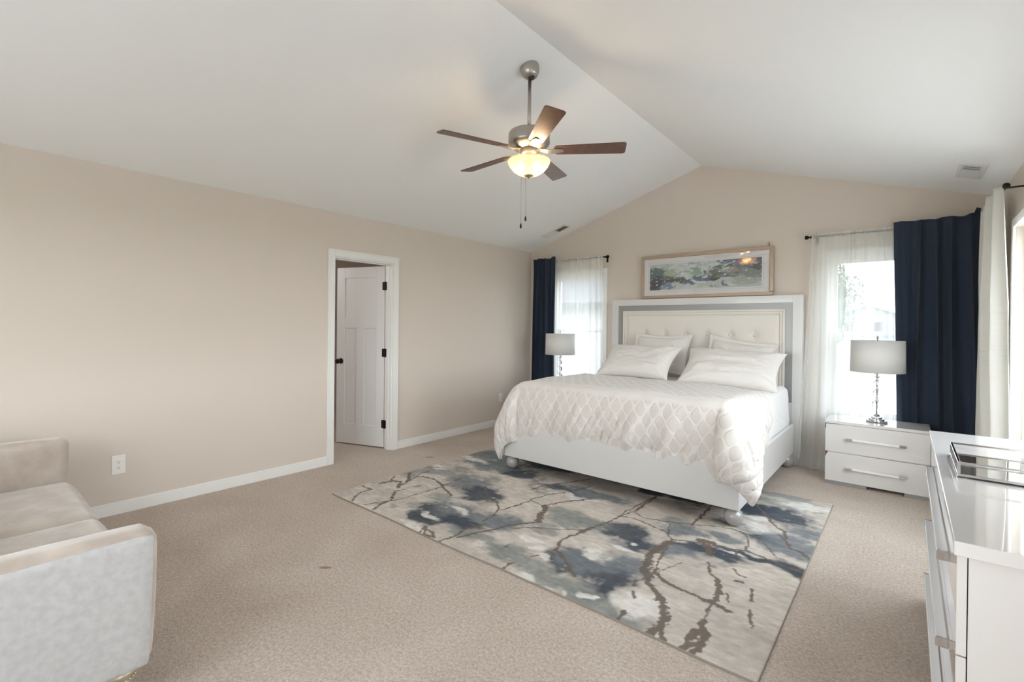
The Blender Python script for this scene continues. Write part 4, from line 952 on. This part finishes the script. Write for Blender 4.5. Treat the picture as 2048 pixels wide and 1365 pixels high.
nightstand(-3.86, 'glossy white nightstand mostly hidden beyond the left side of the bed')

# ------------------------------------------------------------------ table lamps
def lamp(cx, cy, z, label):
    t = thing('table_lamp', (cx, cy, z), label, 'lamp', 'crystal bedside lamps')
    m = MB()
    m.lathe([(0, 0), (0.076, 0), (0.078, 0.004), (0.078, 0.016), (0.058, 0.018), (0.058, 0.030), (0.042, 0.033), (0.040, 0.044), (0.026, 0.048), (0.020, 0.060), (0.012, 0.068), (0, 0.068)], (cx, cy, z + 0.001), 40)
    m.build('base', chrome_m, t, smooth=True, bevel=0.001)
    m = MB(); m.lathe([(0, 0.066), (0.005, 0.066), (0.005, 0.50), (0, 0.50)], (cx, cy, z), 12); m.build('stem', chrome_m, t, smooth=True)
    zs = [(0.102, 0.038), (0.200, 0.033), (0.286, 0.028), (0.358, 0.022)]
    prev = 0.066
    for k, (zc, r) in enumerate(zs):
        zc += 0.048 - 0.0
        m = MB(); m.sphere((cx, cy, z + zc), r, 0.98, 28, 16); m.build('crystal_ball', crystal_m, t, smooth=True)
        m = MB(); zb = z + zc + r - 0.004; m.lathe([(0, 0), (0.013, 0), (0.015, 0.004), (0.008, 0.010), (0.007, 0.018), (0.014, 0.024), (0, 0.026)], (cx, cy, zb), 20); m.build('collar', chrome_m, t, smooth=True)
    m = MB(); m.lathe([(0, 0.44), (0.014, 0.44), (0.014, 0.50), (0, 0.50)], (cx, cy, z), 16); m.build('socket', chrome_m, t, smooth=True)
    z0, z1, ra, rb = z + 0.438, z + 0.714, 0.196, 0.192
    m = MB(); m.lathe([(ra, z0), (rb, z1)], (cx, cy, 0), 64); m.f = [q for q in m.f if len(q) == 4]
    s = m.build('lamp_shade', drum_m, t, smooth=True, solid=0.002)
    m = MB(); m.lathe([(0, 0.50), (0.003, 0.50), (0.003, 0.725), (0.006, 0.727), (0.008, 0.738), (0.005, 0.750), (0.003, 0.757), (0, 0.758)], (cx, cy, z), 14); m.build('finial', nickel_m, t, smooth=True)
    m = MB()
    for a in range(3):
        an = a * 2 * math.pi / 3 + 0.4; m.tube([(cx, cy, z1 - 0.012), (cx + (rb - 0.002) * math.cos(an), cy + (rb - 0.002) * math.sin(an), z1 - 0.006)], 0.0015, 6)
    m.build('shade_spider', nickel_m, t)
    return t
lamp(-0.198, 5.262, 0.561, 'crystal ball table lamp with white drum shade on the right nightstand')
lamp(-3.55, 5.262, 0.561, 'crystal ball table lamp left of the bed before the left window')

# ------------------------------------------------------------------ dresser on the right
DX, DYa, DYb, DZT = 0.093, 1.570, 3.225, 0.860
dr = thing('dresser', (0.33, 2.4, 0), 'long glossy white dresser with clear acrylic pulls along the right wall', 'dresser')
m = MB(); m.box(0.121, 0.560, DYa + 0.025, DYb - 0.025, 0.07, DZT - 0.036); dbody = m.build('body', lacq_m, dr, bevel=0.002)
m = MB(); m.box(DX, 0.563, DYa, DYb, DZT - 0.035, DZT); m.build('top', lacq_m, dr, bevel=0.003)
m = MB(); m.box(0.15, 0.53, DYa + 0.06, DYb - 0.06, 0.0, 0.069); m.build('plinth', grey_m, dr)
for k in range(3):
    zb = DZT - 0.040 - 0.250 * k; za = zb - 0.246
    m = MB(); m.box(0.100, 0.119, DYa + 0.026, DYb - 0.026, za, zb); d = m.build('drawer', lacq_m, dr, bevel=0.0015)
    zh = zb - 0.095
    ya, yb = 1.84, 2.93
    m = MB(); m.box(0.073, 0.098, ya, yb, zh - 0.012, zh + 0.012)
    p = m.build('acrylic_pull', acryl_p, d, bevel=0.002)
    for (a, b_) in ((ya - 0.006, ya), (yb, yb + 0.006)):
        e = MB(); e.box(0.0715, 0.0995, a, b_, zh - 0.014, zh + 0.014); e.build('pull_end', chrome_m, p, bevel=0.0015)
    e = MB(); e.box(0.075, 0.097, ya, yb, zh - 0.016, zh - 0.0125); e.build('pull_backing', chrome_m, p)

# mirrored tray
tr = thing('mirrored_tray', (0.34, 2.47, DZT), 'chrome-framed mirrored tray standing on the dresser top', 'tray')
tx0, tx1, ty0, ty1 = 0.140, 0.545, 2.262, 2.64
zb, zt = DZT + 0.004, DZT + 0.055
m = MB(); m.box(tx0 + 0.006, tx1 - 0.006, ty0 + 0.006, ty1 - 0.006, zb, zb + 0.006); m.build('mirror_base', mirror_m, tr)
def ring(z0, z1, w_, name):
    m = MB(); m.box(tx0, tx1, ty0, ty0 + w_, z0, z1); m.box(tx0, tx1, ty1 - w_, ty1, z0, z1); m.box(tx0, tx0 + w_, ty0 + w_, ty1 - w_, z0, z1); m.box(tx1 - w_, tx1, ty0 + w_, ty1 - w_, z0, z1)
    m.build(name, chrome_m, tr, bevel=0.001)
ring(zt - 0.006, zt, 0.008, 'top_rail'); ring(zb, zb + 0.009, 0.0055, 'bottom_rail')
for px in (tx0, (tx0 + tx1) / 2 - 0.004, tx1 - 0.008):
    for py in (ty0, ty1 - 0.008):
        m = MB(); m.box(px, px + 0.008, py, py + 0.008, zb + 0.009, zt - 0.006); m.build('post', chrome_m, tr)
for py in (ty0 + 0.12, ty0 + 0.245):
    for px in (tx0, tx1 - 0.008):
        m = MB(); m.box(px, px + 0.008, py, py + 0.008, zb + 0.009, zt - 0.006); m.build('post', chrome_m, tr)
for (a0, a1, b0, b1) in ((tx0 + 0.008, tx1 - 0.008, ty0 + 0.003, ty0 + 0.005), (tx0 + 0.008, tx1 - 0.008, ty1 - 0.005, ty1 - 0.003), (tx0 + 0.003, tx0 + 0.005, ty0 + 0.008, ty1 - 0.008)):
    m = MB(); m.box(a0, a1, b0, b1, zb + 0.009, zt - 0.006); m.build('side_glass', glass_mat('tray side glass', 0.10), tr)
for px in (tx0 + 0.02, tx1 - 0.03):
    for py in (ty0 + 0.02, ty1 - 0.03):
        m = MB(); m.box(px, px + 0.01, py, py + 0.01, DZT, zb); m.build('foot', chrome_m, tr)

# ------------------------------------------------------------------ sofa
so = thing('sofa', (-3.08, 0.05, 0), 'worn beige velvet sofa with low square arms along the left wall corner', 'sofa')
def soft_box(x0, x1, y0, y1, z0, z1, r, puff=(0, 0, 0), slant=0.0, seed=0, n=(14, 14, 10), wr=0.004):
    """rounded upholstery block; puff pushes the faces out, slant leans the front"""
    c = ((x0 + x1) / 2, (y0 + y1) / 2, (z0 + z1) / 2); h = ((x1 - x0) / 2, (y1 - y0) / 2, (z1 - z0) / 2)
    bm = bmesh.new(); bmesh.ops.create_cube(bm, size=2.0)
    bmesh.ops.subdivide_edges(bm, edges=bm.edges, cuts=26, use_grid_fill=True)
    out_v = []
    for v in bm.verts:
        p = v.co
        q = [p[i] * h[i] for i in range(3)]
        inner = [max(-(h[i] - r), min(h[i] - r, q[i])) for i in range(3)]
        d = Vector([q[i] - inner[i] for i in range(3)])
        if d.length > 1e-9: d = d.normalized() * r
        res = [inner[i] + d[i] for i in range(3)]
        f = [1 - (q[i] / h[i]) ** 2 for i in range(3)]
        for i in range(3):
            j, k = (i + 1) % 3, (i + 2) % 3
            res[i] += puff[i] * (q[i] / h[i]) ** 3 * math.sqrt(max(f[j], 0) * max(f[k], 0))
        v.co = Vector(c) + Vector(res)
        if slant: v.co.y += slant * (v.co.z - z1) * max(0, (v.co.y - y0) / (y1 - y0))
    co = np.array([v.co[:] for v in bm.verts])
    bm.normal_update()
    nn = (fbm(co[:, 0] * 5 + co[:, 2] * 4, co[:, 1] * 5 + co[:, 2] * 2, 100 + seed, 4) - 0.5) * wr * 2
    for v, q in zip(bm.verts, nn): v.co += v.normal * float(q)
    m = MB(); bm.verts.index_update(); m.add([v.co[:] for v in bm.verts], [tuple(v.index for v in f.verts) for f in bm.faces]); bm.free()
    return m
SY0 = -0.42
velvet_lit = mat('window-lit velvet tone', srgb(195, 194, 194), 0.8, sheen=0.2, color2=srgb(183, 181, 181), nscale=38, bump=0.35, bscale=45, bdist=0.003, detail=8)  # cooler, paler velvet tone paints window light on the arm's outer side
def arm_near():
    m = soft_box(-2.165, -2.033, SY0, 0.492, 0.155, 0.640, 0.045, (0.004, 0.01, 0.012), 0.03, 1, wr=0.005)
    return m
arm_near().build('arm', velvet_m, so, smooth=True)
m = MB(); m.add(*(lambda a: (a.v, a.f))(soft_box(-2.052, -2.028, SY0 + 0.03, 0.478, 0.168, 0.622, 0.012, (0.003, 0, 0), 0.03, 2, wr=0.003)))
m.build('arm_lit_face', velvet_lit, so, smooth=True)  # thin sheet over the arm, carrying the painted window light
soft_box(-4.13, -4.00, SY0, 0.500, 0.155, 0.640, 0.04, (0.01, 0.01, 0.01), 0.03, 3).build('arm', velvet_m, so, smooth=True)
soft_box(-4.02, -2.15, SY0 + 0.1, 0.455, 0.155, 0.29, 0.03, (0, 0.01, 0), 0, 4).build('seat_frame', velvet_m, so, smooth=True)
soft_box(-4.005, -3.165, -0.22, 0.510, 0.285, 0.378, 0.044, (0.0, 0.012, 0.022), 0, 5).build('seat_cushion', velvet_m, so, smooth=True)
soft_box(-3.165, -2.155, -0.22, 0.510, 0.285, 0.378, 0.044, (0.0, 0.012, 0.022), 0, 6).build('seat_cushion', velvet_m, so, smooth=True)
soft_box(-4.13, -2.035, SY0 - 0.16, SY0 + 0.06, 0.155, 0.80, 0.06, (0, 0.02, 0.01), 0, 7).build('backrest', velvet_m, so, smooth=True)
for (lx, ly) in ((-2.13, 0.395), (-4.05, 0.40), (-2.13, -0.40), (-4.05, -0.40)):
    m = MB(); m.lathe([(0, 0.0), (0.022, 0.0), (0.026, 0.008), (0.036, 0.055), (0.050, 0.095), (0.054, 0.106), (0.050, 0.112), (0.050, 0.118), (0.057, 0.128), (0.058, 0.140), (0.046, 0.154), (0.040, 0.162), (0, 0.165)], (lx, ly, 0), 36)
    f_ = m.build('bun_foot', silver_m, so, smooth=True)
    bd = MB()
    for q in range(22):
        a = 2 * math.pi * q / 22; bd.sphere((lx + 0.051 * math.cos(a), ly + 0.051 * math.sin(a), 0.114), 0.0052, 1, 8, 6)
    bd.build('beaded_ring', silver_m, f_, smooth=True)

# ------------------------------------------------------------------ curtains and rods
def curtain(name, mp, top, bot, zt, zb, folds, amp, mtl, label, cat, group, seed=0, dens=0.0, thick=0.0, ruffle=0.02, puddle=0.0, nu=260, nv=70, d0=0.09, topamp=0.35, bulge=None, zt_fn=None):
    u = np.linspace(0, 1, nu); v = np.linspace(0, 1, nv)
    U, V = np.meshgrid(u, v, indexing='ij')
    G = U - dens * np.sin(4 * np.pi * U) / (4 * np.pi) if dens >= 0 else U
    A0 = top[0] + (top[1] - top[0]) * G; A1 = bot[0] + (bot[1] - bot[0]) * G
    ease = V ** 1.2
    A_ = A0 * (1 - ease) + A1 * ease
    ph = 2 * np.pi * folds * U + 3.0 * (fbm(U * 4, V * 0.6, seed, 2) - 0.5) * 2
    am = amp * (topamp + (1 - topamp) * np.clip(V * 3, 0, 1)) * (0.55 + 0.9 * fbm(U * folds * 0.7, V * 0.5, seed + 3, 2))
    D_ = d0 + am * np.sin(ph) + am * 0.25 * np.sin(1.7 * ph + 1.0) + (fbm(U * 9, V * 3, seed + 7, 3) - 0.5) * amp * 0.5
    A_ = A_ + am * 0.35 * np.cos(ph) * np.sign(top[1] - top[0])
    ztt = zt + ruffle * (vnoise(U * folds * 2.2, U * 0 + 2, seed + 9) - 0.5) + (zt_fn(U) if zt_fn else 0)
    Z_ = ztt * (1 - V) + zb * V
    if puddle:
        k = np.clip((V - 0.94) / 0.06, 0, 1); D_ = D_ + puddle * k ** 2 * (0.6 + 0.8 * vnoise(U * 7, U * 0, seed + 12)); Z_ = np.maximum(Z_, zb) + 0.03 * np.sin(k * np.pi) * vnoise(U * 12, U * 0 + 5, seed + 14)
    if bulge: D_ = D_ + bulge(U, V)
    P = mp(A_, D_, Z_)
    m = MB(); m.grid(*P)
    o = m.build(name, mtl, None, smooth=True, solid=thick)
    return tag(o, label, cat, group)
mback = lambda a, d, z: (a, YB - d, z)
mright = lambda a, d, z: (XR - d, a, z)
curtain('navy_curtain', mback, (-4.185, -3.79), (-4.215, -3.785), 2.342, 0.015, 5, 0.028, navy_m, 'navy blackout curtain panel at the left window beside the room corner', 'curtain', 'navy curtains', seed=21, thick=0.003, ruffle=0.035, d0=0.125)
curtain('sheer_curtain', mback, (-3.80, -3.055), (-3.80, -3.03), 2.305, 0.01, 11, 0.016, sheer_m, 'ivory sheer curtain covering the left window behind the left lamp', 'curtain', 'sheer curtains', seed=31, dens=0.75, d0=0.117, topamp=0.5)
nav2 = curtain('navy_curtain', mback, (-0.105, 0.46), (-0.055, 0.47), 2.340, 0.015, 4.5, 0.030, navy_m, 'wide navy blackout curtain panel behind the right nightstand', 'curtain', 'navy curtains', seed=44, thick=0.003, ruffle=0.03, d0=0.125,
        zt_fn=lambda U: 0.055 * np.clip((U - 0.93) / 0.03, 0, 1))
curtain('sheer_curtain', mback, (-0.735, -0.085), (-0.84, -0.07), 2.305, 0.006, 12, 0.016, sheer_m, 'ivory sheer curtain covering the right window beside the headboard', 'curtain', 'sheer curtains', seed=55, dens=0.8, d0=0.117, topamp=0.5, puddle=0.05)
curtain('linen_curtain', mright, (4.40, 5.20), (4.10, 5.33), 2.315, 0.012, 4, 0.035, linen_m, 'cream slubbed linen curtain hanging on the right wall by the corner', 'curtain', None, seed=66, dens=0.2, d0=0.13, thick=0.002, topamp=0.55)
def rod(pts, mp_ends, name, label, fin, brackets):
    m = MB(); m.tube(pts, 0.008, 14)
    o = m.build(name, black_m, None, smooth=True); tag(o, label, 'curtain rod', 'black curtain rods')
    for (c, ax) in fin:
        f = MB(); f.lathe([(0, -0.004), (0.011, -0.004), (0.012, 0.004), (0.008, 0.008), (0.008, 0.014), (0.016, 0.022), (0.019, 0.032), (0.019, 0.044), (0.013, 0.050), (0, 0.051)], c, 20, ax)
        f.build('finial', black_m, o, smooth=True)
    for (a, b_) in brackets:
        f = MB(); f.tube([a, b_], 0.006, 10); f.box(min(b_[0] - 0.012, b_[0] + 0.012), b_[0] + 0.012, b_[1] - 0.002, b_[1] + 0.002, b_[2] - 0.06, b_[2] + 0.012) if abs(a[0] - b_[0]) < 1e-6 else f.box(b_[0] - 0.002, b_[0] + 0.002, b_[1] - 0.012, b_[1] + 0.012, b_[2] - 0.03, b_[2] + 0.03)
        f.build('bracket', black_m, o, smooth=False)
    return o
ry = YB - 0.09
rod([(-4.19, ry, 2.288), (-3.03, ry, 2.288)], None, 'curtain_rod', 'black curtain rod over the left window with end cap near the picture', [((-3.03, ry, 2.288), (1, 0, 0))], [((-3.045, ry, 2.285), (-3.045, YB - 0.002, 2.285)), ((-4.10, ry, 2.285), (-4.10, YB - 0.002, 2.285))])
rod([(-0.745, ry, 2.284), (0.47, ry, 2.284)], None, 'curtain_rod', 'black curtain rod over the right window above the headboard end', [((-0.745, ry, 2.284), (-1, 0, 0))], [((-0.70, ry, 2.281), (-0.70, YB - 0.002, 2.281)), ((0.44, ry, 2.281), (0.44, YB - 0.002, 2.281))])
rod([(0.478, 4.39, 2.302), (0.478, 5.22, 2.302)], None, 'curtain_rod', 'black curtain rod with round end cap on the right wall near the corner', [((0.478, 4.39, 2.302), (0, -1, 0))], [((0.478, 4.40, 2.298), (XR - 0.002, 4.40, 2.298))])

# ------------------------------------------------------------------ outside the windows
grass_m = mat('dry lawn', srgb(158, 154, 140), 1.0, color2=srgb(140, 140, 122), nscale=0.5)
side_m = mat('grey house siding', srgb(120, 124, 132), 0.8)
side2_m = mat('pale house siding', srgb(150, 150, 148), 0.8)
roof_m = mat('dark shingle roof', srgb(78, 76, 76), 0.9, noise=0.3, nscale=4)
leaf_m = mat('tree leaves', srgb(70, 92, 56), 0.9, color2=srgb(46, 66, 38), nscale=3)
bark_m = mat('tree bark', srgb(80, 66, 54), 0.9)
conc_m = mat('driveway concrete', srgb(178, 174, 166), 0.9)
GZ = -0.45
m = MB(); m.box(-70, 60, YB + WT + 0.02, 150, GZ - 0.3, GZ); m.box(XR + WT + 0.02, 60, -60, YB + WT + 0.02, GZ - 0.3, GZ); m.box(-70, XR + WT + 0.02, -60, YR - WT - 0.02, GZ - 0.3, GZ)
g = m.build('lawn', grass_m); tag(g, 'dry green and brown lawn outside the windows', 'lawn')
m = MB(); m.box(XR + WT + 0.05, 9.0, -9.0, 5.6, GZ, GZ + 0.05); m.box(-7.0, XR + WT + 0.05, -9.0, YR - WT - 0.05, GZ, GZ + 0.05)  # unseen pale slab added to bounce daylight up onto the ceiling
g = m.build('bounce_slab', mat('pale patio concrete', srgb(190, 188, 186), 0.9)); tag(g, 'added pale concrete patio outside the right wall windows', 'bounce_slab')
m = MB(); m.box(-3.5, 6.0, 9.5, 12.5, GZ, GZ + 0.02); g = m.build('driveway', conc_m); tag(g, 'pale concrete driveway across the lawn outside the right window', 'driveway')
def house(cx, cy, w_, d_, eave, peak, mt_s, label, ridge='y', wins=()):
    t = thing('house', (cx, cy, GZ), label, 'house')
    m = MB(); x0, x1, y0, y1 = cx - w_ / 2, cx + w_ / 2, cy - d_ / 2, cy + d_ / 2
    if ridge == 'y':
        vs = []
        for y in (y0, y1): vs += [(x0, y, GZ), (x1, y, GZ), (x1, y, eave), (cx, y, peak), (x0, y, eave)]
        m.add(vs, [(0, 1, 2, 3, 4), (9, 8, 7, 6, 5), (0, 5, 6, 1), (1, 6, 7, 2), (2, 7, 8, 3), (3, 8, 9, 4), (4, 9, 5, 0)])
    else:
        vs = []
        for x in (x0, x1): vs += [(x, y0, GZ), (x, y1, GZ), (x, y1, eave), (x, cy, peak), (x, y0, eave)]
        m.add(vs, [(0, 1, 2, 3, 4), (9, 8, 7, 6, 5), (0, 5, 6, 1), (1, 6, 7, 2), (2, 7, 8, 3), (3, 8, 9, 4), (4, 9, 5, 0)])
    m.build('walls', mt_s, t)
    o = 0.5; th = 0.25
    m = MB()
    if ridge == 'y':
        sl = (peak - eave) / (w_ / 2)
        for s_ in (-1, 1):
            xa, xb = cx + s_ * (w_ / 2 + o), cx
            za, zb_ = eave - sl * o, peak
            vs = [(x, y, z + q) for q in (0.02, th) for (x, z) in ((xa, za), (xb, zb_)) for y in (y0 - o, y1 + o)]
            m.add(vs, [(0, 1, 3, 2), (4, 6, 7, 5), (0, 4, 5, 1), (2, 3, 7, 6), (0, 2, 6, 4), (1, 5, 7, 3)])
    else:
        sl = (peak - eave) / (d_ / 2)
        for s_ in (-1, 1):
            ya, yb_ = cy + s_ * (d_ / 2 + o), cy
            za, zb_ = eave - sl * o, peak
            vs = [(x, y, z + q) for q in (0.02, th) for (y, z) in ((ya, za), (yb_, zb_)) for x in (x0 - o, x1 + o)]
            m.add(vs, [(0, 1, 3, 2), (4, 6, 7, 5), (0, 4, 5, 1), (2, 3, 7, 6), (0, 2, 6, 4), (1, 5, 7, 3)])
    m.build('roof', roof_m, t)
    for (wx, wz, ww, wh) in wins:
        m = MB(); m.box(cx + wx - ww / 2, cx + wx + ww / 2, y0 - 0.06, y0 + 0.02, wz - wh / 2, wz + wh / 2); f = m.build('window_frame', trim_m, t)
        m = MB(); m.box(cx + wx - ww / 2 + 0.2, cx + wx + ww / 2 - 0.2, y0 - 0.08, y0 - 0.06, wz - wh / 2 + 0.2, wz + wh / 2 - 0.2); m.build('window_pane', slot_m, f)
house(-5.0, 104.0, 13.0, 12.0, 2.8, 5.2, side_m, 'grey gabled house seen through the right window', 'y', ((-2.6, 1.9, 1.6, 2.0), (1.4, 1.9, 1.6, 2.0)))
house(-13.5, 19.0, 11.0, 9.0, 2.2, 4.4, side2_m, 'pale neighbouring house seen through the left window', 'x', ((3.3, 1.0, 0.9, 1.2),))
def tree(cx, cy, h, r, label, seed):
    rng = random.Random(seed)
    t = thing('tree', (cx, cy, GZ), label, 'tree', 'trees outside')
    m = MB(); m.tube([(cx, cy, GZ + 0.001), (cx + 0.1, cy, GZ + h * 0.45), (cx, cy + 0.1, GZ + h * 0.8)], [0.14, 0.09, 0.04], 10); m.build('trunk', bark_m, t, smooth=True)
    m = MB()
    for i in range(5200):
        while True:
            a, b_, c = rng.uniform(-1, 1), rng.uniform(-1, 1), rng.uniform(-1, 1)
            if a * a + b_ * b_ + c * c < 1: break
        nz_ = 0.75 + 0.35 * math.sin(a * 5 + seed) * math.cos(b_ * 4 + c * 3)
        px, py, pz = cx + a * r * nz_, cy + b_ * r * nz_, GZ + h * 0.62 + c * h * 0.40 * nz_
        s_ = rng.uniform(0.05, 0.12); v1 = Vector((rng.gauss(0, 1), rng.gauss(0, 1), rng.gauss(0, 1))).normalized(); v2 = v1.orthogonal().normalized(); p = Vector((px, py, pz))
        m.add([p - v1 * s_, p + v2 * s_ * 0.5, p + v1 * s_, p - v2 * s_ * 0.5], [(0, 1, 2, 3)])
    m.build('foliage', leaf_m, t)
tree(-2.75, 24.0, 5.0, 1.35, 'leafy green tree on the lawn seen through the right window', 3)
tree(-8.9, 26.0, 4.6, 1.2, 'leafy tree beyond the pale house seen through the left window', 8)
